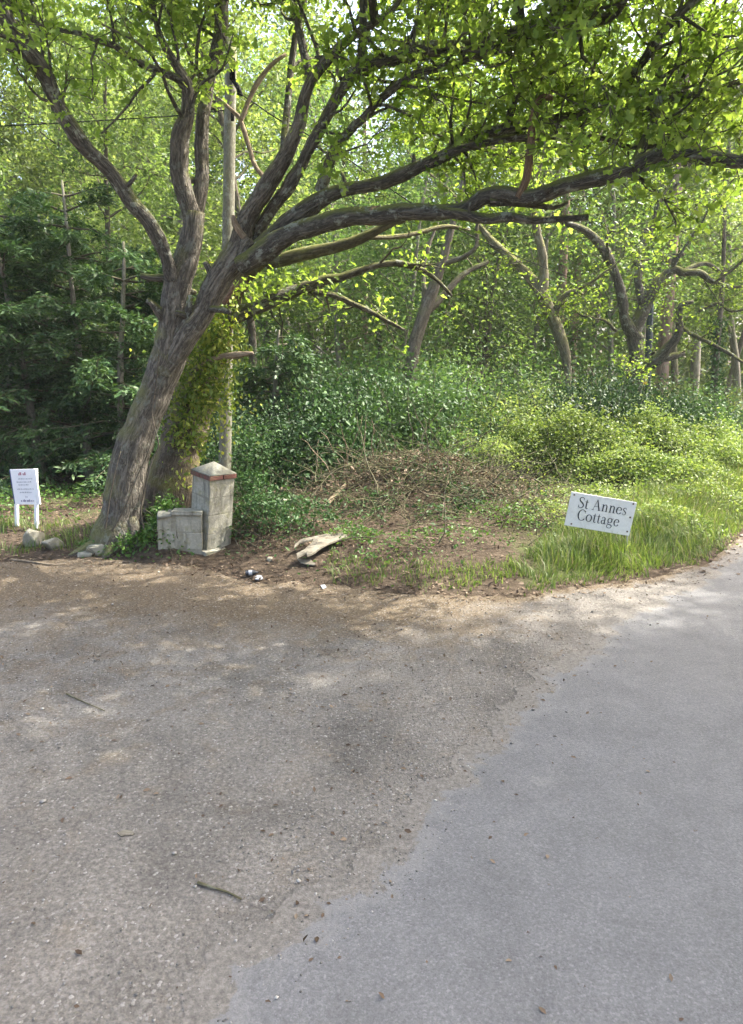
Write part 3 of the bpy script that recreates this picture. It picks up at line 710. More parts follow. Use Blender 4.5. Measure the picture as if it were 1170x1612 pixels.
for q, (px, Y, k, s, lab) in enumerate(trees):
    p = W(px, 700, Y); place(PT[k], 'woodland_tree', (p[0], Y, H(p[0], Y)-.05), lab, 'tree', 'woodland trees behind the oak', q*1.9, s*1.12)

for q, (x, y, k, s, lab) in enumerate([(9.6, 3.0, 3, .95, 'unseen roadside tree added for shade across the road, beside the right edge of the view'), (11.8, 7.0, 3, 1.0, 'unseen roadside tree added for shade across the road, opposite the lettered board'), (14.3, 10.9, 3, 1.1, 'farther unseen roadside tree added for shade across the road, beyond the lettered board'), (6.6, -2.2, 3, .9, 'unseen roadside tree added for shade across the road, behind the viewpoint')]):  # trees out of frame, added to shade the drive and road
    place(PT[k], 'roadside_shade_tree', (x, y, H(x, y)-.05), lab, 'tree', 'unseen shade trees across the road', 1.1+q*1.7, s*1.15)

# ---- shaped trees on the right: leaning bare tree, mossy forked oak, gnarled oak, ivy stem, pines
def shaped_tree(name, label, basepx, Y, trunk, limbs_, bark, leafm, seed, dens=3.0, lsize=.09, leaf_n=9, t0=.35, extra=None, L2=(.5, 1.3), shape='leaf', group=None):
    p = W(basepx, 690, Y); root = empty(name, (p[0], Y, H(p[0], Y)-.08), label, 'tree', group)
    rg = np.random.default_rng(seed)
    tp = np.array(trunk, float)
    P = [W(a[0], a[1], Y) for a in tp]; r = [a[2]*.38/PXM(Y) for a in tp]
    P = [np.array([P[0][0], Y, root.location[2]-.1])]+P if P[0][2] > root.location[2]+.2 else P
    r = [r[0]*1.3]+r if len(P) > len(r) else r
    tr_ = smooth_path(P, r, .15)
    add_part(root, 'trunk', [tr_], bark, 14, .15)
    lp = [limb_px(l, Y+(.0), Y+dy, wscale=.85) for l, dy in limbs_]
    for l in lp: add_part(root, 'limb', [l], bark, 9, .18)
    src = lp+[(tr_[0][len(tr_[0])//2:], tr_[1][len(tr_[0])//2:])]
    if extra: 
        ex = [wander(W(*e[:3]), e[3], e[4], .05, rg, 9, .2, .02) for e in extra]; src = src+ex
        [add_part(root, 'bough', [e], bark, 6, .1) for e in ex]
    a, b, c = sprout(src, rg, dens, L2, 4, (.3, .6), leaf_n, t0, .04, jit=.12)
    add_part(root, 'branches', a+b, M['twig'], 3, 0, 'stuff')
    add_leaves(root, 'crown', c, lsize, leafm, shape, .6, seed=seed+1)
    return root
shaped_tree('leaning_tree', 'bare grey-brown tree leaning right above the dark thicket, in the middle', 645, 18.5,
    [(648, 660, 27), (650, 560, 26), (664, 505, 27), (682, 455, 24), (700, 400, 18), (712, 355, 14), (722, 320, 12), (735, 250, 9), (742, 160, 6)],
    [([(672, 490, 16), (700, 462, 13), (730, 432, 11), (768, 412, 7)], .6), ([(700, 415, 10), (735, 402, 9), (750, 385, 8), (752, 350, 6), (770, 330, 4)], -.6), ([(668, 480, 9), (668, 420, 8), (676, 385, 7), (690, 350, 4)], .6)],
    M['bark_brown'], M['wood_leaf'], 41, 1.2, .09, 7, .5)
shaped_tree('forked_oak', 'mossy forked oak with a pale ivied lower stem, behind the bramble', 893, 19.5,
    [(893, 690, 13), (893, 640, 11), (895, 590, 14), (888, 550, 22), (876, 515, 25), (860, 480, 26), (850, 455, 26)],
    [([(862, 480, 20), (838, 440, 19), (806, 408, 16), (780, 385, 14), (760, 362, 11), (742, 335, 8)], .5), ([(853, 460, 22), (857, 430, 18), (853, 395, 17), (846, 360, 15), (842, 325, 12), (850, 260, 9), (866, 200, 6)], -.2),
     ([(874, 505, 13), (885, 470, 11), (905, 458, 10), (918, 464, 6)], -.4)],
    M['bark_tan'], M['oak_leaf_far'], 43, 3.6, .085, 14, .35, [(842, 325, 19.5, (.3, -.2, 1), 3.5), (742, 335, 20, (-.5, 0, .9), 3), (905, 458, 19.2, (.6, -.5, .1), 1.8)], shape='leaf')
shaped_tree('gnarled_oak', 'gnarled dark oak with crooked twisting limbs at the right, above the holly', 1000, 20.5,
    [(1000, 690, 30), (1000, 620, 29), (1003, 560, 30), (998, 525, 28), (1012, 490, 26), (1028, 455, 22), (1044, 435, 19)],
    [([(985, 585, 26), (1010, 580, 25), (1032, 568, 23), (1053, 548, 20), (1068, 525, 15), (1069, 497, 12), (1074, 480, 11), (1092, 474, 7)], -1.2),
     ([(1005, 535, 24), (988, 510, 22), (981, 480, 20), (975, 450, 17), (958, 408, 18), (945, 385, 17), (925, 365, 15), (893, 350, 11), (870, 338, 8)], -.6),
     ([(1012, 480, 16), (1004, 440, 14), (1008, 420, 14), (1001, 412, 13), (1012, 385, 12), (1024, 372, 10), (1012, 362, 7), (1030, 355, 5), (1038, 310, 4)], .6),
     ([(1040, 438, 18), (1062, 425, 16), (1078, 430, 14), (1100, 430, 12), (1125, 445, 10), (1160, 452, 7), (1190, 440, 4)], -.5),
     ([(1060, 426, 12), (1063, 408, 10), (1076, 400, 7), (1060, 400, 4)], -.2), ([(1078, 425, 10), (1110, 415, 9), (1130, 425, 8), (1136, 432, 4)], .5),
     ([(1072, 515, 9), (1095, 530, 8), (1130, 545, 7), (1170, 570, 5)], -.8), ([(1028, 560, 15), (1055, 562, 14), (1078, 555, 8)], .3),
     ([(1100, 490, 7), (1130, 478, 7), (1150, 490, 5), (1180, 485, 4)], -.6)],
    M['bark_limb'], M['oak_leaf_far'], 45, 2.9, .085, 13, .3, [(1024, 372, 20.5, (.2, .2, 1), 3.2), (1125, 445, 20, (.7, -.3, .7), 3), (958, 408, 20, (-.2, -.7, .3), 2.4), (1038, 320, 21, (.5, 0, .8), 3.5), (985, 560, 19.8, (-.9, -.6, .05), 2.0), (970, 520, 19.8, (-.8, -.7, .1), 1.8), (1060, 420, 20, (.6, -.3, 1), 3)])
t = shaped_tree('ivy_stem_tree', 'slim trunk sheathed in ivy at the far right beyond the brambles', 1120, 22,
    [(1122, 690, 13), (1124, 620, 13), (1130, 540, 12), (1138, 440, 9), (1142, 300, 6)], [], M['bark_brown'], M['wood_leaf2'], 47, 2.2, .095, 8, .5)
g3 = np.random.default_rng(77); ic = []
for q in range(1500):
    y = g3.uniform(500, 680); ic.append(W(np.interp(y, [500, 680], [1131, 1122])+g3.normal()*8, y, 22+g3.normal()*.16))
add_leaves(t, 'ivy', np.array(ic), .10, M['laurel_leaf'], 'leaf', .1, seed=12, droop=.7)
def pine(px, Y, w, label, lean=(0, 0)):
    p = W(px, 690, Y); root = empty('pine_tree', (p[0], Y, H(p[0], Y)-.1), label, 'tree', 'pines deep in the wood')
    rg = np.random.default_rng(int(px)); r = w*.5/PXM(Y); b0 = np.array(root.location)
    P, rr = smooth_path([b0+(lean[0]*z, lean[1]*z, z) for z in np.linspace(-.2, 17, 9)], r*np.linspace(1.15, .4, 9), .5)
    add_part(root, 'trunk', [(P, rr)], M['bark_pine'], 14, .1)
    lb = [wander(P[int(len(P)*t)], (math.cos(a), math.sin(a), .2), rg.uniform(1.2, 2.4), .05, rg, 6, .15, .02) for t, a in zip(rg.uniform(.55, 1, 16), rg.uniform(0, 6.28, 16))]
    stubs = [wander(P[int(len(P)*t)], (math.cos(a), math.sin(a), .1), rg.uniform(.5, 1.6), .03, rg, 5, .2, -.03) for t, a in zip(rg.uniform(.2, .55, 9), rg.uniform(0, 6.28, 9))]
    add_part(root, 'branches', lb+stubs, M['twig'], 5, 0, 'stuff')
    a, bq, c = sprout(lb, rg, 3, (.4, .9), 3, (.2, .5), 12, .3, .04)
    add_leaves(root, 'crown', c, .13, M['yew_leaf'], 'lance', .3, seed=int(px))
pine(1034, 26, 20, 'pale pink-barked pine trunk showing through the gnarled oak')
pine(872, 28, 15, 'pinkish pine trunk right behind the mossy forked oak', (.0, 0))
pine(895, 33, 11, 'slimmer pinkish pine just right of the forked oak')
pine(575, 33, 10, 'slim reddish pine in the middle of the wood')

# ---- the dark yew on the left and other evergreens
def yew(px, Y, h, w, seed, label, n=46):
    p = W(px, 700, Y); root = empty('yew_tree', (p[0], Y, H(p[0], Y)-.05), label, 'tree', 'dark evergreens left of the oak')
    rg = np.random.default_rng(seed); b0 = np.array(root.location)
    T = wander(b0+(0, 0, -.1), (0, 0, 1), h, .11, rg, 10, .04, .05); T = smooth_path(T[0], T[1], .3)
    add_part(root, 'trunk', [T], M['bark_pale'], 10, .12)
    lb = []; lc = []; dr = []
    for k in range(n):
        t = .16+.82*(k+rg.random())/n; q = T[0][int(t*(len(T[0])-1))]; a = rg.uniform(0, 6.283); L = w*(1.08-.75*t)*rg.uniform(.7, 1.1)
        P, r = wander(q, (math.cos(a), math.sin(a), .18), L, .028, rg, 9, .10, -.035); lb.append((P, r))
        for j in range(3, len(P)):
            T0 = P[j]-P[j-1]; T0 = T0/np.linalg.norm(T0); S = np.array([-T0[1], T0[0], 0])
            for sd in (-1, 1):
                for _ in range(2):
                    l = rg.uniform(.25, .6)*(1.3-j/len(P)*.6); d = T0*.7+S*sd*rg.uniform(.5, 1.1)+(0, 0, rg.uniform(-.5, .1)); d /= np.linalg.norm(d)
                    m = 13; u = rg.random(m); c = P[j]+d*(u*l)[:, None]+rg.normal(size=(m, 3))*.035; c[:, 2] -= .12*u*u
                    lc.append(c); dr.append(np.repeat(d[None], m, 0))
    add_part(root, 'branches', lb, M['twig'], 4, 0, 'stuff')
    o = mobj('crown', leaves('crown', np.concatenate(lc), .125, rg, M['yew_leaf'], 'lance', .7, dirs=np.concatenate(dr)*1.4, org=b0), root); o['kind'] = 'stuff'
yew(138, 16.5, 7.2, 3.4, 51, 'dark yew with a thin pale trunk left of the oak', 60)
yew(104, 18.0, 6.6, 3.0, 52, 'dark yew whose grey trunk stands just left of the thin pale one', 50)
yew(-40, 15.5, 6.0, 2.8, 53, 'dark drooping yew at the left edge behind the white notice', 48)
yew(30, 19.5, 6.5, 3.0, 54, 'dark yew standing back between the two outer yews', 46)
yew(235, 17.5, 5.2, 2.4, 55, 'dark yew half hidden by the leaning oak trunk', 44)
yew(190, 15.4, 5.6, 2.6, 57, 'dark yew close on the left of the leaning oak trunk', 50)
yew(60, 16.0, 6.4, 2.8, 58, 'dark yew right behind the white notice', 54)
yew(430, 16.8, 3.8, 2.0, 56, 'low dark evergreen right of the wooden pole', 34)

# ---- shrubs
def shrub_proto(seed, rx, ry, rz_, n, lsize, leafm, shape='leaf', stems=14, flat=.5, hollow=.45, z0=.1):
    rg = np.random.default_rng(seed)
    S = []; C = []
    for k in range(stems):
        a = rg.uniform(0, 6.283); t = rg.uniform(.1, .8)
        S.append(wander((math.cos(a)*.15*rx, math.sin(a)*.15*ry, -.1), (math.cos(a)*rx*t, math.sin(a)*ry*t, rz_*1.2), rz_*rg.uniform(.8, 1.25), .022, rg, 9, .18, .01))
    # clumps of leaves spread unevenly through the volume
    nc = 120
    d = rg.normal(size=(nc, 3)); d /= np.linalg.norm(d, axis=1)[:, None]; d[:, 2] = np.abs(d[:, 2])*1.0-.12
    rad = hollow+(1.08-hollow)*rg.random(nc)**.6
    K = d*rad[:, None]*np.array([rx, ry, rz_]); K[:, 2] = np.maximum(K[:, 2], z0)
    sz = rg.uniform(.12, .30, nc)*min(rx, rz_)
    w = rg.integers(0, nc, n)
    C = K[w]+rg.normal(size=(n, 3))*sz[w][:, None]*np.array([1, 1, .7]); C[:, 2] = np.abs(C[:, 2])
    T = Tubes()
    for q in S: T.add(*q, 4, 0, seed, cap=False)
    return {'stems': T.mesh('stems', M['twig']), 'leaves': leaves('leaves', C, lsize, rg, leafm, shape, flat)}
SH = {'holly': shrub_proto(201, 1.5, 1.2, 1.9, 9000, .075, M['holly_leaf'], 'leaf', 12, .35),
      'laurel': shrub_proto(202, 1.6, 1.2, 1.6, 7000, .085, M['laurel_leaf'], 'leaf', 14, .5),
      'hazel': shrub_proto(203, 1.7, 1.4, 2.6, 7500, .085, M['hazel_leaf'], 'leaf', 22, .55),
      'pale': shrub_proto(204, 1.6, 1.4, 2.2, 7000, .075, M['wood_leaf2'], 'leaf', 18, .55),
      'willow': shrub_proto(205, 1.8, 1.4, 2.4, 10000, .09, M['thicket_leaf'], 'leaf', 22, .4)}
shr = [ # px, Y, kind, scale xyz, label
 (395, 14.2, 'laurel', (.8, .8, .9), 'dark leafy bush just right of the stone gatepost top'),
 (470, 15.0, 'holly', (1.1, 1, .95), 'dark evergreen bush behind the bare twiggy saplings'),
 (560, 15.0, 'laurel', (1.1, 1, 1.25), 'glossy dark bush behind the left side of the brash heap'),
 (640, 15.6, 'willow', (.9, 1, .95), 'mid-green leafy bush behind the brash heap'),
 (510, 16.2, 'holly', (1.1, 1, 1.35), 'tall dark holly between the two dark bushes behind the gatepost'),
 (600, 16.8, 'laurel', (1.1, 1, 1.6), 'tall dark bush above the left half of the brash heap'),
 (520, 17.4, 'willow', (1.2, 1, 1.15), 'tall feathery green bush in the middle of the thicket'),
 (700, 16.6, 'willow', (1.1, 1, 1.15), 'feathery green bush below the leaning bare tree'),
 (780, 16.8, 'pale', (.95, 1, .9), 'pale green bush left of the ivied stem'),
 (840, 17.8, 'pale', (.8, 1, 1.0), 'pale twiggy bush beside the forked oak'),
 (940, 17.2, 'holly', (1.25, 1, 1.3), 'big dark holly under the gnarled oak'),
 (1010, 17.5, 'holly', (.9, 1, 1.15), 'smaller dark holly at the right of the big one'),
 (885, 18.4, 'hazel', (.8, 1, .95), 'leafy bush round the foot of the forked oak'),
 (690, 17.8, 'hazel', (.9, 1, .95), 'leafy bush round the foot of the leaning bare tree'),
 (1085, 18.6, 'willow', (.9, 1, .9), 'feathery bush right of the dark hollies'),
 (1080, 21.0, 'willow', (1.1, 1, .75), 'grey-green bush left of the ivy-clad stem'),
 (1180, 20.0, 'laurel', (1.2, 1, .65), 'dark low bush at the right edge'),
 (1140, 24.0, 'pale', (1.4, 1, 1.0), 'pale green bush behind the ivy-clad stem'),
 (600, 20.0, 'hazel', (1.3, 1, 1.35), 'tall leafy hazel behind the feathery bushes'),
 (430, 19.0, 'hazel', (1.2, 1, 1.3), 'tall hazel behind the low dark evergreen'),
 (740, 20.5, 'hazel', (1.3, 1, 1.2), 'leafy hazel right of the leaning bare tree'),
 (820, 22.0, 'willow', (1.4, 1, 1.2), 'far feathery bush left of the forked oak'),
 (930, 23.0, 'pale', (1.4, 1, 1.2), 'pale bush standing behind the holly'),
 (1040, 25.0, 'pale', (1.5, 1, 1.2), 'far pale bush under the pink pine'),
 (-30, 21.0, 'holly', (1.3, 1, 1.2), 'dark holly in the shade at the far left'),
 (170, 20.5, 'holly', (1.3, 1, 1.1), 'dark holly in the shade behind the pale thin trunks'),
 (60, 17.6, 'holly', (1.0, 1, .7), 'low dark holly behind the white notice'),
 (300, 17.5, 'laurel', (1.2, 1, 1.2), 'dark bush seen between the oak trunks'),
 (350, 15.5, 'holly', (.9, 1, 1.05), 'dark holly right behind the wooden pole'),
 (660, 25.0, 'willow', (1.7, 1, 1.5), 'far green thicket bush in the centre'),
 (480, 25.0, 'hazel', (1.7, 1, 1.5), 'far hazel below the low oak limbs'),
 (250, 24.0, 'hazel', (1.6, 1, 1.5), 'far hazel behind the oak trunk'),
 (0, 26.0, 'hazel', (1.8, 1, 1.6), 'far hazel behind the yews at the left')]
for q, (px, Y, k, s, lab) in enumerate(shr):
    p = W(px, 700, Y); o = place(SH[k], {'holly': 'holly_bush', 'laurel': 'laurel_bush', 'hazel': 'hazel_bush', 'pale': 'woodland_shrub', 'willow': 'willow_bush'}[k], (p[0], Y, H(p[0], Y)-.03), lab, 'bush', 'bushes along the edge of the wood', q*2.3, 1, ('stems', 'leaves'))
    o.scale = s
# far wood that reads as one mass
fr = np.random.default_rng(88); n = 150000
fx = fr.uniform(-48, 52, n); fy = 44+fr.random(n)*14+2*np.sin(fx*.3); top = 10+13*fbm(fx*.16, fx*0+2, 61)
fz = fr.random(n)**.8*top
keep = vnoise(fx*.5, fz*.5, 71)+.5*vnoise(fx*1.6, fz*1.6, 73) > .36
C = np.stack([fx, fy, fz], -1)[keep]
o = mobj('distant_wood', leaves('distant_wood', C, .45, fr, M['wood_leaf2'], 'rhomb', .45)); tag(o, 'far green wood closing the view behind the trees', 'wood', kind='stuff')

hm, hnt, hout = mat_new('thin_haze')
hv = hnt.nodes.new('ShaderNodeVolumePrincipled'); hv.inputs['Color'].default_value = (.95, .97, .96, 1); hv.inputs['Density'].default_value = .0006
hnt.links.new(hv.outputs[0], hout.inputs['Volume'])
hV = np.array([[x, y, z] for z in (-1.6, 30) for y in (-62, 132) for x in (-112, 122)], float)
tag(mobj('haze', npmesh('haze', hV, [np.array([[0, 2, 3, 1], [4, 5, 7, 6], [0, 1, 5, 4], [2, 6, 7, 3], [0, 4, 6, 2], [1, 3, 7, 5]])], hm)), kind='stuff')

# ------------------------------------------------------------------ brambles, nettles, brash, grass, litter
def cover(name, label, cat, spec, size, leafm, seed, shape='leaf', flat=.6, stems=0, parent=None):
    """low growth: heaped leaf clumps over the ground; spec = list of (x, y, rx, ry, height, n)"""
    rg = np.random.default_rng(seed); C = []
    for (x, y, rx, ry, h, n) in spec:
        a = rg.normal(size=(n, 2))*.48; d = np.hypot(a[:, 0], a[:, 1]); X = x+a[:, 0]*rx; Y = y+a[:, 1]*ry
        top = h*np.clip(1-d**2*.7, .08, 1)*(.22+.75*fbm(X*1.3, Y*1.3, seed)+.85*fbm(X*4.2, Y*4.2, seed+9))
        top = top*(1+(rg.random(n) < .10)*rg.random(n)*.45)
        Z = hgt(X, Y)+top*(1-.55*rg.random(n)**1.6)
        C.append(np.stack([X, Y, Z], -1))
    C = np.concatenate(C); org = np.array([spec[0][0], spec[0][1], H(spec[0][0], spec[0][1])])
    root = empty(name, org, label, cat)
    add_leaves(root, 'leaves', C, size, leafm, shape, flat, seed=seed+1)
    if stems:
        S = []
        for _ in range(stems):
            x, y, rx, ry, h, n = spec[rg.integers(0, len(spec))]; a = rg.normal(size=2)*.4; X, Y = x+a[0]*rx, y+a[1]*ry
            S.append(wander((X, Y, H(X, Y)-.03), (rg.normal()*.5, rg.normal()*.5, 1), h*rg.uniform(.7, 1.5), .008, rg, 8, .22, -.08))
        add_part(root, 'canes', S, M['twig'], 4, 0, 'stuff')
    return root
def gp(px, py): p = GH(px, py); return p[0], p[1]
b = lambda px, Y: W(px, 760, Y)[0]
cover('bramble_thicket', 'sunlit yellow-green bramble thicket behind the lettered board', 'bramble',
      [(b(900, 15.6), 15.6, 1.7, 1.0, 1.35, 9000), (b(1010, 16.4), 16.4, 1.8, 1.1, 1.35, 9000), (b(1100, 17.2), 17.2, 1.7, 1.1, 1.1, 6000), (b(980, 14.6), 14.6, 1.5, .6, .75, 5000), (b(830, 15.6), 15.6, 1.0, .9, 1.2, 4500), (b(1150, 16), 16.0, 1.6, 1, .75, 4500), (b(1060, 14.2), 14.2, 1.6, .8, .65, 4500)],
      .062, M['bramble_leaf'], 301, stems=120)
cover('bramble_thicket', 'olive twiggy bramble patch between the brash heap and the sunlit brambles', 'bramble',
      [(b(780, 15.0), 15.0, .9, .8, .95, 2600), (b(720, 15.4), 15.4, 1.0, .8, 1.0, 2600)], .055, M['wood_leaf2'], 303, stems=110)
cover('nettle_patch', 'green leafy nettles spilling down right of the stone gatepost', 'plant',
      [(gp(415, 840)[0], gp(415, 840)[1], .7, .6, .62, 1800), (gp(470, 832)[0], gp(470, 832)[1], .8, .5, .5, 1300), (gp(385, 835)[0], 10.4, .5, .5, .9, 1100)], .055, M['laurel_leaf'], 305, stems=110)
cover('ivy_tangle', 'green and brown tangle of weeds at the foot of the oak beside the low wall', 'plant',
      [(-2.98, 9.32, .36, .2, .34, 800), (-3.55, 9.42, .42, .2, .26, 520), (-3.95, 9.6, .4, .25, .24, 380), (-2.98, 9.6, .42, .3, .42, 800), (-3.45, 9.75, .4, .3, .25, 500), (-3.2, 9.95, .4, .3, .55, 700)], .05, M['nettle_leaf'], 307, stems=60)
cover('weed_patch', 'scattered green weeds between the broken board and the verge grass', 'plant',
      [(gp(600, 880)[0], gp(600, 880)[1], 1.0, .7, .14, 260), (gp(700, 850)[0], gp(700, 850)[1], 1.1, .7, .2, 380), (gp(560, 850)[0], gp(560, 850)[1], .5, .5, .25, 420), (gp(800, 830)[0], gp(800, 830)[1], 1.0, .9, .3, 700)], .05, M['nettle_leaf'], 311, stems=30)
cover('weed_patch', 'broad-leaved weeds and cow parsley in the grass round the lettered board', 'plant',
      [(gp(870, 840)[0], gp(870, 840)[1]+.5, .8, .9, .34, 900), (gp(1060, 830)[0], gp(1060, 830)[1], .9, .9, .36, 900), (gp(1120, 800)[0], gp(1120, 800)[1], 1.2, 1.2, .45, 1500), (gp(950, 800)[0], gp(950, 800)[1], 1.3, .8, .40, 1700)], .05, M['bramble_leaf'], 313, stems=60)
cover('weed_patch', 'low green weeds under the trees at the far left', 'plant',
      [(b(60, 13.0), 13.0, 2.4, 1.4, .22, 1500), (b(220, 14.5), 14.5, 2.2, 1.4, .25, 1200), (b(-60, 11.5), 11.5, 1.5, .8, .25, 900)], .06, M['nettle_leaf'], 309)
# brash heap
rg = np.random.default_rng(320)
brx, bry = 1.0, 12.9
heap = empty('brash_heap', (brx, bry, H(brx, bry)), 'heap of dead brown twigs and cuttings below the dark thicket', 'brash heap')
S = []
for _ in range(1500):
    a = rg.normal(size=2)*.62; X = brx+a[0]*2.2; Y = bry-.5+a[1]*1.8
    if Y-float(yb(X)) < .5: continue
    z = H(X, Y)+rg.random()**2*.30
    S.append(wander((X, Y, z), (rg.normal(), rg.normal()*.6, rg.normal()*.35+.1), rg.uniform(.3, 1.1), rg.choice([.003, .004, .006, .010]), rg, 6, .22, -.03))
add_part(heap, 'twigs', S, M['brashwood'], 4, 0, 'stuff')
S = []
for _ in range(130):
    a = rg.normal(size=2)*.55; X = brx+a[0]*2.1; Y = max(bry-.3+a[1]*1.5, float(yb(X))+1.0); z = H(X, Y)+rg.random()*.25
    S.append(wander((X, Y, z), (rg.normal(), rg.normal()*.6, rg.random()*.6), rg.uniform(.8, 2.0), rg.uniform(.006, .016), rg, 9, .24, -.05))
add_part(heap, 'branches', S, M['twig'], 5, 0, 'stuff')
S = [wander((brx-1.5+rg.normal()*.3, bry+.3+rg.normal()*.3, H(brx-1.5, bry)), (rg.normal()*.5, -.1, 1), rg.uniform(.9, 1.7), .016, rg, 8, .22, .0) for _ in range(9)]
add_part(heap, 'saplings', S, M['deadwood'], 5, 0, 'stuff')
n = 5200; a = rg.normal(size=(n, 2))*.5; X = brx+a[:, 0]*2.1; Y = bry+a[:, 1]*1.3
add_leaves(heap, 'dead_leaves', np.stack([X, Y, hgt(X, Y)+.02+rg.random(n)**2*.28], -1), .06, M['dead_leaf'], 'leaf', .5, seed=321)
n = 4200; a = rg.normal(size=(n, 2))*.5; X = brx+.3+a[:, 0]*2.4; Y = bry-1.0+a[:, 1]*1.5; k = fbm(X*1.8, Y*1.8, 77) > .45; X, Y = X[k], Y[k]; n = len(X)
add_leaves(heap, 'green_cuttings', np.stack([X, Y, hgt(X, Y)+.02+rg.random(n)**2*.22], -1), .07, M['laurel_leaf'], 'leaf', .5, seed=323)

def branch_on_ground(name, label, pts, r, mat, cat='stick', lift=.015):
    P = [GH(*p) for p in pts]; P = [np.array([p[0], p[1], max(p[2], .006)+lift]) for p in P]
    root = P[0].copy(); T = Tubes(); Q, q = smooth_path(P, np.linspace(r, r*.5, len(P)), .04); T.add(Q, q, 7, .25, 3, org=root)
    return tag(mobj(name, T.mesh(name, mat), None, root), label, cat)
branch_on_ground('cut_log', 'thin pale cut branch lying on the left of the brash heap', [(515, 792), (548, 784), (585, 780)], .05, M['deadwood'], 'log', .05)
branch_on_ground('fallen_stick', 'long pale stick along the drive edge below the white notice', [(18, 883), (45, 886), (80, 891), (104, 890)], .018, M['deadwood'])
branch_on_ground('fallen_stick', 'dark curved twig on the drive near the bottom left', [(312, 1394), (335, 1402), (358, 1409), (380, 1420)], .009, M['twig'], lift=.010)
branch_on_ground('fallen_stick', 'small dark twig on the drive left of the middle', [(105, 1095), (130, 1107), (165, 1122)], .007, M['twig'], lift=.010)

# grass
def blades(name, X, Y, hh, rg, mat, wid=.006):
    n = len(X); Z = np.maximum(hgt(X, Y), 0)
    a = rg.uniform(0, 6.283, n); l = rg.normal(size=(n, 2))*.30+np.stack([fbm(X*1.9, Y*1.9, 5)-.45, fbm(X*1.9, Y*1.9, 6)-.45], -1)*1.7
    side = np.stack([np.cos(a), np.sin(a), 0*a], -1); B = np.stack([X, Y, Z-.01], -1)
    bend = np.stack([l[:, 0], l[:, 1], 0*a], -1)
    w = (wid*(.6+.8*rg.random(n)))[:, None]; h3 = hh[:, None]
    up = np.array([[0, 0, 1.0]])
    m1 = B+up*h3*.55+bend*h3*.35; m2 = B+up*h3*(.95-.25*np.linalg.norm(l, axis=1)[:, None])+bend*h3*1.0
    V = np.stack([B-side*w, B+side*w, m1+side*w*.8, m1-side*w*.8, m2], 1).reshape(-1, 3)
    k = np.arange(n)[:, None]*5
    return npmesh(name, V, [k+np.array([[0, 1, 2, 3]]), k+np.array([[3, 2, 4]])], mat, {'lv': np.repeat(rg.random(n), 5)})
rg = np.random.default_rng(400)
n = 150000; X = rg.uniform(-.6, 11, n); Y = rg.uniform(7.2, 19, n); d = Y-yb(X)
clump = fbm(X*1.3, Y*1.3, 91); fine_c = fbm(X*5, Y*5, 93)
wx = sstep(.1, 1.9, X)*.55+sstep(1.5, 3.0, X)*.75
lim = .9+2.4*sstep(1.8, 4.2, X)+1.5*sstep(5, 7, X)
lim = lim*(.7+.7*fbm(X*.8, Y*.8, 99))+.5
prob = (.35+wx)*sstep(.02, .45, d+.5*(fine_c-.45))*(1-sstep(lim*.5, lim, d))*sstep(.40, .58, clump+.5*(fine_c-.45)+.22*sstep(1.6, 3.2, X))
k = rg.random(n) < prob*1.1
X, Y, d = X[k], Y[k], d[k]; hh = (.09+.20*sstep(1.2, 3.5, X)*sstep(.1, .9, d))*(.45+1.15*fbm(X*2.2, Y*2.2, 95))*rg.uniform(.5, 1.4, len(X)); print('grass', len(X))
tag(mobj('verge_grass', blades('verge_grass', X, Y, hh, rg, M['grass'])), 'green grass of the verge around the lettered board', 'grass', kind='stuff')
k = rg.random(len(X)) < .10
tag(mobj('dry_grass', blades('dry_grass', X[k]+.03, Y[k]-.02, hh[k]*1.25+.03, rg, M['dead_straw'], .004)), 'pale dry stalks standing among the verge grass', 'dry grass', kind='stuff')
n = 16000; X = rg.uniform(-9, -2.9, n); Y = rg.uniform(9.2, 13, n); d = Y-yb(X)
k = rg.random(n) < sstep(.08, .5, d)*(1-sstep(1.2, 2.6, d))*sstep(.40, .62, fbm(X*1.5, Y*1.5, 97))*.9
X, Y = X[k], Y[k]
tag(mobj('bank_grass', blades('bank_grass', X, Y, rg.uniform(.06, .24, len(X)), rg, M['grass'])), 'thin grass on the bank round the white notice', 'grass', kind='stuff')
# dead leaves, gravel
n = 40000; X = rg.uniform(-12, 9, n); Y = rg.uniform(7.4, 19, n); d = Y-yb(X)
k = (rg.random(n) < np.where(d > 0, .55*(1-.75*sstep(2.0, 3.5, X)), .0)+.75*np.exp(-(np.abs(d)/.35)**2)*(1-.3*sstep(2, 4, X)))
X, Y = X[k], Y[k]
tag(mobj('leaf_litter', leaves('leaf_litter', np.stack([X, Y, np.maximum(hgt(X, Y), .004)+.008], -1), .055, rg, M['dead_leaf'], 'leaf', 1.0)), 'brown dead leaves strewn over the verge and wood floor', 'dead leaves', kind='stuff')
n = 20000; X = rg.uniform(-9, 4.2, n); Y = 1.5+rg.random(n)**.8*8; d = yb(X)-Y
k = (d > 0) & (rg.random(n) < (.07+.75*np.exp(-d/1.3)+.35*sstep(.50, .64, fbm(X*1.1, Y*1.1, 45)))*(1-.75*sstep(1, 3, X))*np.where(X-np.interp(Y, _RL[:, 1], _RL[:, 0]) > 0, .3, 1))
X, Y = X[k], Y[k]
tag(mobj('drive_leaves', leaves('drive_leaves', np.stack([X, Y, np.full(len(X), .010)], -1), .024, rg, M['dead_leaf'], 'leaf', 1.0, vary=.5)), 'small brown leaf scraps scattered over the drive', 'dead leaves', kind='stuff')
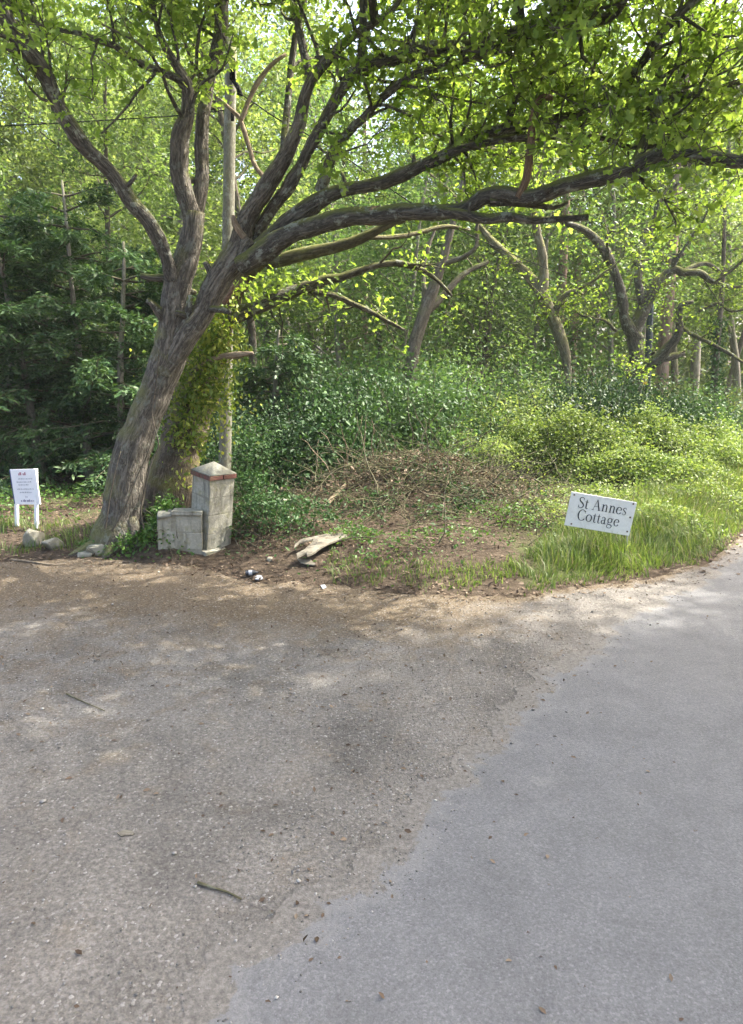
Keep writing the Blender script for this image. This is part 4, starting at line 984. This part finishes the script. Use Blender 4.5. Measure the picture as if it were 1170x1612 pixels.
# loose stones on the drive
ico = np.array([[0, 0, 1], [.9, 0, .25], [.28, .85, .25], [-.72, .52, .25], [-.72, -.52, .25], [.28, -.85, .25], [0, 0, -.4]])
icf = np.array([[0, 1, 2], [0, 2, 3], [0, 3, 4], [0, 4, 5], [0, 5, 1], [6, 2, 1], [6, 3, 2], [6, 4, 3], [6, 5, 4], [6, 1, 5]])
n = 60000; X = rg.uniform(-8, 6, n); Y = 1.4+rg.random(n)**1.1*8.4
rl = (X-np.interp(Y, _RL[:, 1], _RL[:, 0])); 
k = (yb(X)-Y > .1) & (rg.random(n) < np.where(rl > .1, .004, .45+.9*sstep(.46, .62, fbm(X*.9+5, Y*.9, 47)))*(.5+.5*np.exp(-np.abs(rl+.6)/.8)))
X, Y = X[k], Y[k]; n = len(X)
s = .0035+.0065*rg.random(n)**2.4+(rg.random(n) < .012)*rg.uniform(.004, .014, n)
V = ico[None]*(s[:, None, None])*rg.uniform(.6, 1.25, (n, 7, 1))*np.array([1, 1, .7])
ang = rg.uniform(0, 6.283, n); c_, s_ = np.cos(ang)[:, None], np.sin(ang)[:, None]
V = np.stack([V[..., 0]*c_-V[..., 1]*s_, V[..., 0]*s_+V[..., 1]*c_, V[..., 2]], -1)+np.stack([X, Y, .006+.25*s], -1)[:, None]
print('stones', n)
tag(mobj('loose_gravel', npmesh('loose_gravel', V.reshape(-1, 3), [(np.arange(n)[:, None, None]*7+icf[None]).reshape(-1, 3)], M['pebble'], {'lv': np.repeat(rg.random(n), 7)})), 'loose grey gravel and grit scattered over the worn drive', 'gravel', kind='stuff')

# ------------------------------------------------------------------ built things
def box_mesh(name, sx, sy, sz, mat, bev=.012, seed=0, rough=.006, taper=1.0, sub=2):
    """a worn block: base at z=0, chamfered edges, slightly uneven faces"""
    import bmesh
    bm = bmesh.new(); bmesh.ops.create_cube(bm, size=1)
    for v in bm.verts:
        t = taper if v.co.z > 0 else 1.0
        v.co = Vector((v.co.x*sx*t, v.co.y*sy*t, (v.co.z+.5)*sz))
    bmesh.ops.bevel(bm, geom=bm.edges[:], offset=min(bev, min(sx, sy, sz)*.3), segments=2, affect='EDGES', profile=.6)
    r_ = random.Random(seed)
    for v in bm.verts: v.co += Vector((r_.uniform(-1, 1), r_.uniform(-1, 1), r_.uniform(-1, 1)))*rough
    me = bpy.data.meshes.new(name); bm.to_mesh(me); bm.free(); me.materials.append(mat); return me
def part_box(parent, name, c, s, mat, rz=0, seed=0, bev=.012, rough=.004, taper=1.0, rot=None):
    o = mobj(name, box_mesh(name, s[0], s[1], s[2], mat, bev, seed, rough, taper), parent, c); o.rotation_euler = rot or (0, 0, rz); return o

# stone gatepost, leaning
gpb = GH(338, 868)
post = empty('gatepost', (gpb[0]-.14, gpb[1]+.30, gpb[2]-.06), 'leaning stone gatepost with red brick band and pyramid cap', 'gatepost')
post.rotation_euler = (R(-1.0), R(7.0), R(-41))
sd = .42
z = .12
for q, hq in enumerate((.25, .27, .26, .26)):
    part_box(post, 'stone_block', (0.002*(q % 2), 0, z), (sd, sd, hq-.004), M['stone'], 0, q+3, .007, .003)
    z += hq
part_box(post, 'mortar_core', (0, 0, .10), (sd-.004, sd-.004, z-.11), M['mortar'], 0, 5, .004, 0)
for q in range(8):                                 # the brick band: two bricks a side
    a = q//2*math.pi/2; t = (-.5 if q % 2 == 0 else .5)*(sd+.05)*.5
    cx, cy_ = math.cos(a)*(sd*.5-.03)-math.sin(a)*(t+.025*0), math.sin(a)*(sd*.5-.03)+math.cos(a)*t
    part_box(post, 'brick', (cx, cy_, z), (.105+.001*q, (sd+.05)*.5-.012-.002*(q % 3), .060), M['brick'], a, 20+q, .006, .0025)
part_box(post, 'mortar_bed', (0, 0, z-.004), (sd+.0, sd+.0, .058), M['mortar'], 0, 2, .003, 0)
zc = z+.060
V = np.array([[-1, -1, 0], [1, -1, 0], [1, 1, 0], [-1, 1, 0], [-1, -1, .06], [1, -1, .06], [1, 1, .06], [-1, 1, .06], [-.03, -.03, .72], [.03, -.03, .72], [.03, .03, .72], [-.03, .03, .72]])*np.array([sd*.5+.02, sd*.5+.02, sd*.5])
Fc = [[0, 3, 2, 1], [0, 1, 5, 4], [1, 2, 6, 5], [2, 3, 7, 6], [3, 0, 4, 7], [4, 5, 9, 8], [5, 6, 10, 9], [6, 7, 11, 10], [7, 4, 8, 11], [8, 9, 10, 11]]
mobj('cap_stone', npmesh('cap_stone', V, [np.array(Fc)], M['stone_cap']), post, (0, 0, zc+.002))
part_box(post, 'plinth', (.03, -.05, -.08), (sd+.10, sd+.06, .21), M['stone'], 0, 60, .018, .008)

# low wall running off to the left of it
wl = GH(300, 862)
wall = empty('low_wall', (gpb[0]-.17, gpb[1]+.03, .02), 'low pale block wall with coping, running left from the gatepost', 'wall')
wall.rotation_euler = (0, R(1.5), R(6))
z = 0
z = .12
rows = [(.25, [(.00, -.22), (-.225, -.62)]), (.25, [(0.0, -.36), (-.365, -.62)])]
for q, (hq, bl_) in enumerate(rows):
    for j, (a_, b_) in enumerate(bl_): part_box(wall, 'stone_block', ((a_+b_)/2, 0, z), (abs(a_-b_)-.004, .20, hq-.004), M['stone'], 0, 30+q*5+j, .012, .004)
    z += hq
part_box(wall, 'stone_block', (-.20, 0.004, -.10), (.38, .20, .214), M['stone'], 0, 44, .012, .005)
part_box(wall, 'mortar_core', (-.31, 0, .0), (.60, .194, z-.01), M['mortar'], 0, 9, .003, 0)
part_box(wall, 'coping_stone', (-.20, 0, z), (.43, .27, .060), M['stone'], 0, 50, .016, .008)
part_box(wall, 'coping_stone', (-.52, -.02, z-.035), (.20, .25, .060), M['stone_cap'], .12, 51, .018, .010, rot=(.05, -.16, .14))

def rock(name, label, px, py, s, seed, mat='rock', sq=(1, 1, .7), rot=(0, 0, 0)):
    """an angular lump: hull of a few scattered points, edges knocked off"""
    import bmesh
    p = GH(px, py); bm = bmesh.new(); rr = random.Random(seed)
    for i in range(17):
        v = Vector((rr.uniform(-1, 1), rr.uniform(-1, 1), rr.uniform(-1, 1))); v = v/max(abs(v.x), abs(v.y), abs(v.z))*rr.uniform(.72, .95)
        bm.verts.new((v.x*sq[0]*s, v.y*sq[1]*s, v.z*sq[2]*s))
    h_ = bmesh.ops.convex_hull(bm, input=bm.verts[:]); bmesh.ops.delete(bm, geom=[g for g in h_['geom_interior'] if isinstance(g, bmesh.types.BMVert)], context='VERTS')
    bmesh.ops.bevel(bm, geom=bm.edges[:], offset=s*.06, segments=1, affect='EDGES')
    me = bpy.data.meshes.new(name); bm.to_mesh(me); bm.free(); me.materials.append(M[mat])
    o = mobj(name, me, None, (p[0], p[1], p[2]+s*sq[2]*.3)); o.rotation_euler = rot
    return tag(o, label, 'rock', 'rocks along the drive edge')
rock('rock', 'pointed pale rock at the foot of the white notice', 55, 856, .19, 1, sq=(1, .8, 1.0), rot=(0, R(28), .3))
rock('rock', 'mossy slab leaning on the pointed pale rock', 84, 862, .18, 2, sq=(1.0, .7, .8), rot=(0, R(35), .8))
rock('rock', 'broad pale block at the foot of the leaning oak', 156, 852, .29, 3, sq=(1.0, .6, .45), rot=(0, R(-6), .2))
rock('rock', 'small flat stone below the broad pale block', 136, 874, .11, 4, sq=(1.2, .8, .4))
rock('rock', 'earthy boulder half buried behind the nettles', 440, 800, .22, 5, sq=(1.3, .9, .7))
rock('rock', 'small grey stone at the drive edge right of the gatepost', 425, 800+82, .05, 6)

# text drawn as strokes: (x, y, half width) in units of the capital height
def stroke(pts, closed=False):
    P, w = smooth_path([(p[0], p[1], 0) for p in pts], [p[2] for p in pts], .06) if len(pts) > 2 else (np.array([(p[0], p[1], 0) for p in pts], float), np.array([p[2] for p in pts]))
    T = np.gradient(P, axis=0); T /= np.linalg.norm(T, axis=1)[:, None]+1e-9; Nn = np.stack([-T[:, 1], T[:, 0], 0*T[:, 0]], -1)
    A = P+Nn*w[:, None]; B = P-Nn*w[:, None]; n = len(P)
    V = np.stack([A, B], 1).reshape(-1, 3); F = np.array([[2*i, 2*i+1, 2*i+3, 2*i+2] for i in range(n-1)])
    return V, F
TH, TK = .022, .058
bar = lambda x0, x1, y, h=.018: [(x0, y, h), (x1, y, h)]
stem = lambda x, y0, y1, w=TK: [(x, y0, w), (x, y1, w)]
def oval(cx, cy, rx, ry, a0=0, a1=360, n=20, lo=.022, hi=.060):
    return [(cx+rx*math.cos(R(a)), cy+ry*math.sin(R(a)), lo+(hi-lo)*abs(math.cos(R(a)))**1.3) for a in np.linspace(a0, a1, n)]
GL = {
 'S': (.60, [[(.50, .80, .02), (.47, .93, .025), (.31, 1.0, .028), (.15, .93, .04), (.10, .78, .05), (.18, .62, .06), (.32, .52, .065), (.46, .40, .06), (.53, .24, .05), (.46, .07, .038), (.28, -.01, .026), (.13, .06, .025), (.08, .24, .02)], stem(.50, .74, .97, .014), stem(.08, .02, .28, .014)]),
 't': (.38, [[(.17, .84, .02), (.17, .6, .055), (.17, .15, .055), (.20, .03, .045), (.30, .0, .026), (.37, .07, .015)], bar(.02, .34, .63, .022)]),
 'A': (.82, [[(.08, .0, .018), (.40, 1.0, .022)], [(.37, 1.0, .045), (.70, 0, .06)], bar(.19, .58, .35), bar(-.03, .22, .012), bar(.56, .84, .012)]),
 'n': (.68, [stem(.17, 0, .64), [(.19, .46, .018), (.30, .62, .026), (.42, .64, .036), (.50, .52, .055), (.51, .40, .056), (.51, .0, .056)], bar(.04, .30, .012), bar(.38, .65, .012), bar(.04, .17, .645)]),
 'e': (.56, [oval(.29, .32, .22, .32, 15, 330, 22), bar(.08, .52, .37)]),
 's': (.46, [[(.37, .50, .016), (.33, .62, .022), (.22, .65, .024), (.11, .58, .034), (.10, .47, .042), (.21, .36, .048), (.33, .26, .048), (.38, .14, .040), (.30, .02, .026), (.18, 0, .022), (.08, .06, .018), (.06, .17, .014)]]),
 'C': (.80, [oval(.42, .5, .36, .51, 42, 318, 26, .024, .066), stem(.70, .70, .98, .016), stem(.70, .06, .24, .014)]),
 'o': (.64, [oval(.31, .32, .25, .32, 0, 360, 26)]),
 'a': (.58, [[(.10, .50, .04), (.16, .62, .026), (.28, .65, .03), (.38, .55, .052), (.39, .40, .055), (.39, .10, .055), (.44, .02, .035), (.54, .04, .018)], oval(.23, .18, .15, .18, 60, 330, 16, .022, .05)]),
 'g': (.62, [oval(.28, .42, .19, .22, 0, 360, 22, .022, .052), [(.16, .24, .02), (.10, .12, .026), (.22, .05, .036), (.40, .03, .04), (.52, -.08, .042), (.46, -.24, .03), (.26, -.29, .024), (.08, -.22, .032), (.07, -.08, .034), (.20, .04, .02)], [(.42, .56, .02), (.58, .64, .03)]]),
}
def text_mesh(name, lines, cap, mat, track=.03):
    Vs, Fs, n = [], [], 0
    for (txt, x0, y0, sx) in lines:
        x = x0/cap
        for ch in txt:
            if ch == ' ': x += .36*sx; continue
            wd, st_ = GL[ch]
            for s_ in st_:
                V, F = stroke(s_); V = V.copy(); V[:, 0] = V[:, 0]*sx+x; V[:, 1] += y0/cap
                Vs.append(V*cap); Fs.append(F+n); n += len(V)
            x += (wd+track)*sx
    V = np.concatenate(Vs); return npmesh(name, np.stack([V[:, 0], 0*V[:, 0], V[:, 1]], -1), [np.concatenate(Fs)], mat)
# the lettered board
sb = GH(985, 872); Ys = sb[1]
tl = W(899, 773, Ys+.03); trr = W(1002, 790, Ys-.05); bl_ = W(890, 826, Ys+.03); br = W(990.5, 846, Ys-.05)
ux = trr-tl; bw = np.linalg.norm(ux); ux /= bw; uz = (tl-bl_); bh = np.linalg.norm(uz); uz = uz-ux*np.dot(uz, ux); uz /= np.linalg.norm(uz); uy = np.cross(uz, ux)
sign = empty('name_board', (sb[0], Ys, sb[2]), 'tilted weathered white board lettered St Annes Cottage in the grass', 'sign')
ctr = (tl+trr+bl_+br)/4
Mx = Matrix((ux, uy, uz)).transposed().to_4x4(); Mx.translation = Vector(ctr-np.array(sign.location))
bo = mobj('board', box_mesh('board', bw, .018, bh, M['sign_old'], .004, 1, .0015), sign); bo.matrix_local = Mx @ Matrix.Translation((0, 0, -bh/2))
# letter cap height: about 14.5 photo pixels
cap = .165*bw
tm = text_mesh('lettering', [('St Annes', -.365*bw, .085*bh, .96), ('Cottage', -.335*bw, -.275*bh, .94)], cap, M['ink'])
lo = mobj('lettering', tm, bo); lo.matrix_local = Matrix.Translation((0, -.0125, bh/2)); lo['kind'] = 'stuff'
for (u, v) in [(.45, .02), (.455, -.40), (-.45, .40), (.45, .42), (-.40, -.45)]:
    o = mobj('nail', box_mesh('nail', .022, .012, .022, M['rust'], .006, 3, .001), bo); o.matrix_local = Matrix.Translation((u*bw, -.010, v*bh+bh/2))
top = W(1000, 795, Ys+.0); bot = W(986, 880, Ys+.0)
T = Tubes(); T.add([np.array(br)+(-.0, .035, .36)-0*ux, np.array(br)+(-.015, .03, 0), np.array([bot[0]+.02, Ys+.0, sb[2]-.06])], [.012, .012, .012], 8, 0, org=np.array(sign.location)); mobj('stake', T.mesh('stake', M['steel']), sign)

# the white notice on two posts
nb = GH(60, 830); Yn = nb[1]
nl = GH(25, 824)
not_ = empty('notice_board', (nb[0], Yn, nb[2]), 'white notice with small grey print on two white posts, left of the oak', 'sign')
tl = W(16.5, 739, Yn+.12); trr = W(56, 738, Yn-.06); bl_ = W(22, 794, Yn+.12)
ux = trr-tl; bw = np.linalg.norm(ux); ux /= bw; uz = np.array([tl[0]-bl_[0], tl[1]-bl_[1], tl[2]-bl_[2]]); bh = np.linalg.norm(uz); uz = uz-ux*np.dot(uz, ux); uz /= np.linalg.norm(uz); uy = np.cross(uz, ux)
ctr = tl+ux*bw/2-uz*bh/2
Mx = Matrix((ux, uy, uz)).transposed().to_4x4(); Mx.translation = Vector(ctr-np.array(not_.location))
panel = o = mobj('panel', box_mesh('panel', bw, .02, bh, M['white'], .003, 1, 0), not_); o.matrix_local = Mx @ Matrix.Translation((0, 0, -bh/2))
o = mobj('edge_strip', box_mesh('edge_strip', .018, .06, bh*.96, M['blue_edge'], .003, 1, 0), not_); o.matrix_local = Mx @ Matrix.Translation((-bw/2-.011, .02, -bh*.48)); o['label'] = 'dark blue side edge'
def words(y, x0, x1, h, mat, seed, name='print_line', wide=.7):
    r_ = random.Random(seed); Vv, Ff, x = [], [], x0
    while x < x1:
        for _ in range(r_.randint(2, 7)):
            w_ = h*r_.uniform(.35, .6)*wide; hh_ = h*r_.choice([.65, .65, .7, 1.0])
            if x+w_ > x1: break
            i0 = len(Vv); Vv += [(x, 0, y), (x+w_*.72, 0, y), (x+w_*.72, 0, y+hh_), (x, 0, y+hh_)]; Ff.append([i0, i0+1, i0+2, i0+3]); x += w_
        x += h*.45
    if not Ff: return
    o = mobj(name, npmesh(name, np.array(Vv), [np.array(Ff)], mat), panel); o.matrix_local = Matrix.Translation((0, -.0125, bh/2)); o['kind'] = 'stuff'
words(bh*.33, -bw*.19, bw*.13, bh*.085, M['ink_red'], 1, 'heading', 1.0)
for q, (v, a, c) in enumerate([(.215, -.22, .34), (.125, -.30, .30), (.045, -.24, .18), (-.075, -.33, .34), (-.17, -.24, .26)]): words(bh*v, bw*a, bw*c, bh*.038, M['ink_grey'], 5+q)
words(-bh*.30, -bw*.03, bw*.06, bh*.05, M['ink_violet'], 31); words(-bh*.42, -bw*.24, bw*.29, bh*.07, M['ink_violet'], 32, 'heading')
for (pt, pb, nm_) in [(tl+ux*.035-uz*bh*.5+uy*.03, np.array([W(25.5, 824, Yn+.14)[0], Yn+.14, H(nl[0], Yn+.14)-.1]), 0), (trr-ux*.03+uy*.03, np.array([nb[0]-.0, Yn-.06, nb[2]-.10]), 1)]:
    d = pt-pb; Lq = np.linalg.norm(d); d /= Lq
    o = mobj('post', box_mesh('post', .055, .045, Lq, M['white_post'], .005, 2, 0), not_)
    x_ = ux-d*np.dot(ux, d); x_ /= np.linalg.norm(x_); y_ = np.cross(d, x_)
    mm = Matrix((x_, y_, d)).transposed().to_4x4(); mm.translation = Vector(pb-np.array(not_.location)); o.matrix_local = mm

# wooden pole with its fittings and wires
pb_ = W(350, 720, 13.2); pole = empty('utility_pole', (pb_[0], 13.2, H(pb_[0], 13.2)-.05), 'pale weathered wooden pole leaning slightly behind the oak', 'pole')
b0 = np.array([pb_[0], 13.2, pole.location[2]]); tp = W(364, 60, 13.25)
T = Tubes(); pp = np.array([b0+(tp-b0)*t for t in np.linspace(-.02, 1, 14)]); T.add(pp, np.linspace(.128, .100, 14), 14, .02, org=b0); mobj('shaft', T.mesh('shaft', M['pole_wood']), pole)
ins = W(376, 148, 13.0)
T = Tubes(); T.add([W(362, 120, 13.2), W(374, 140, 13.05), ins], [.02, .02, .03], 8, 0, org=b0); T.add([W(380, 150, 13), W(376, 140, 13), W(368, 122, 13.1)], [.035, .04, .03], 8, 0, org=b0); mobj('bracket', T.mesh('bracket', M['black']), pole)
for (y0_, y1_, r_) in ((92, 125, .05), (170, 190, .03)):
    T = Tubes(); T.add([W(366, y0_, 13.05), W(366, y1_, 13.05)], [r_, r_], 10, 0, org=b0); mobj('insulator', T.mesh('insulator', M['black']), pole)
def wire(name, label, pts, r):
    P, q = smooth_path(pts, [r]*len(pts), .4); o = np.array(P[0]); T = Tubes(); T.add(P, q, 6, 0, org=o)
    return tag(mobj(name, T.mesh(name, M['black']), None, o), label, 'cable', 'cables from the wooden pole')
wire('overhead_cable', 'thick black cable leading right from the wooden pole', [W(376, 146, 13.0), W(405, 165, 12.6), W(437, 187, 12.2), W(520, 232, 13), W(700, 350, 15), W(880, 430, 19.5), W(1020, 480, 24)], .011)
wire('overhead_cable', 'thin wire running left from the wooden pole across the trees', [W(362, 172, 13.2), W(290, 181, 13.5), W(150, 190, 14), W(0, 198, 14.5), W(-200, 200, 15)], .010)
# the dark pole with the yellow plate
Yp = 23.0; pb_ = W(1016, 690, Yp); pl = empty('marker_pole', (pb_[0], Yp, H(pb_[0], Yp)-.05), 'dark slim pole with a yellow plate behind the gnarled oak', 'pole')
b0 = np.array(pl.location); tp = W(1026, 440, Yp)
T = Tubes(); T.add([b0+(tp-b0)*t for t in np.linspace(0, 1, 8)], np.linspace(.12, .10, 8), 12, 0, org=b0); mobj('shaft', T.mesh('shaft', M['pole_dark']), pl)
yp = W(1016, 606, Yp-.14); o = mobj('plate', box_mesh('plate', .13, .02, .30, M['yellow'], .005, 1, 0), pl, tuple(yp-b0))

# the broken board on the ground and the rubbish near it
def slab(name, label, outline, thick, mat, cat, base_px, lift, tilt=.22, group=None):
    p0 = GH(*base_px); pts = []
    for (x, y) in outline:
        g_ = G(x, y, p0[2]+lift+tilt*(base_px[1]-y)*.012); pts.append(g_-p0)
    pts = [Vector(p) for p in pts]; tri = tessellate_polygon([pts]); n = len(pts)
    V = [tuple(p) for p in pts]+[(p[0], p[1], p[2]-thick) for p in pts]
    F3 = [list(t) for t in tri]+[[a+n for a in reversed(t)] for t in tri]; F4 = [[i, (i+1) % n, (i+1) % n+n, i+n] for i in range(n)]
    me = bpy.data.meshes.new(name); me.from_pydata(V, [], F3+F4); me.update(); me.materials.append(mat)
    import bmesh
    bm = bmesh.new(); bm.from_mesh(me); bmesh.ops.recalc_face_normals(bm, faces=bm.faces); bm.to_mesh(me); bm.free()
    return tag(mobj(name, me, None, p0), label, cat, group)
slab('broken_board', 'broken grey-brown sheet of board lying right of the gatepost', [(467, 871), (480, 864), (491, 854), (494, 848), (483, 851), (471, 854), (463, 861), (465, 856), (474, 849), (500, 843), (523, 838), (525, 844), (530, 839), (545, 838), (547, 846), (532, 850), (518, 855), (505, 862), (495, 870), (484, 875), (482, 870), (468, 877)], .022, M['board'], 'board', (505, 866), .10)
slab('board_scrap', 'small pale splinter of board below the broken sheet', [(467, 878), (475, 881), (486, 881), (489, 880), (492, 884), (500, 887), (494, 889), (483, 888), (474, 886)], .012, M['board'], 'board', (483, 885), .03)
slab('litter_scrap', 'crumpled white scrap at the drive edge beside the dark bottle', [(401, 908), (406, 905), (412, 906), (414, 910), (408, 912), (402, 911)], .012, M['litter'], 'litter', (407, 909), .03, .1, 'litter on the drive edge')
slab('litter_scrap', 'white scrap on the drive edge under the broken board', [(505, 921), (511, 920), (514, 924), (508, 926)], .010, M['litter'], 'litter', (509, 924), .02, .1, 'litter on the drive edge')
slab('litter_scrap', 'pale green scrap on the drive at the lower left', [(184, 1311), (196, 1306), (211, 1309), (209, 1314), (190, 1316)], .006, M['board'], 'litter', (197, 1312), .012, 0, 'litter on the drive edge')
bt = GH(397, 906); T = Tubes(); o_ = bt+(0, 0, .035); T.add([o_+(-.085, 0, 0), o_+(.03, .02, 0), o_+(.05, .024, 0), o_+(.075, .03, 0)], [.033, .033, .016, .014], 10, 0, org=bt)
btl = empty('bottle', bt, 'small dark bottle lying on the drive edge', 'bottle', 'litter on the drive edge'); mobj('body', T.mesh('body', M['bottle']), btl)
T = Tubes(); T.add([o_+(-.045, .006, 0), o_+(.0, .014, 0)], [.0345, .0345], 12, 0, org=bt, cap=False); mobj('paper_label', T.mesh('paper_label', M['litter']), btl)

me_tris = sum(len(m.loops)-2*len(m.polygons) for m in bpy.data.meshes); print('triangles', me_tris)
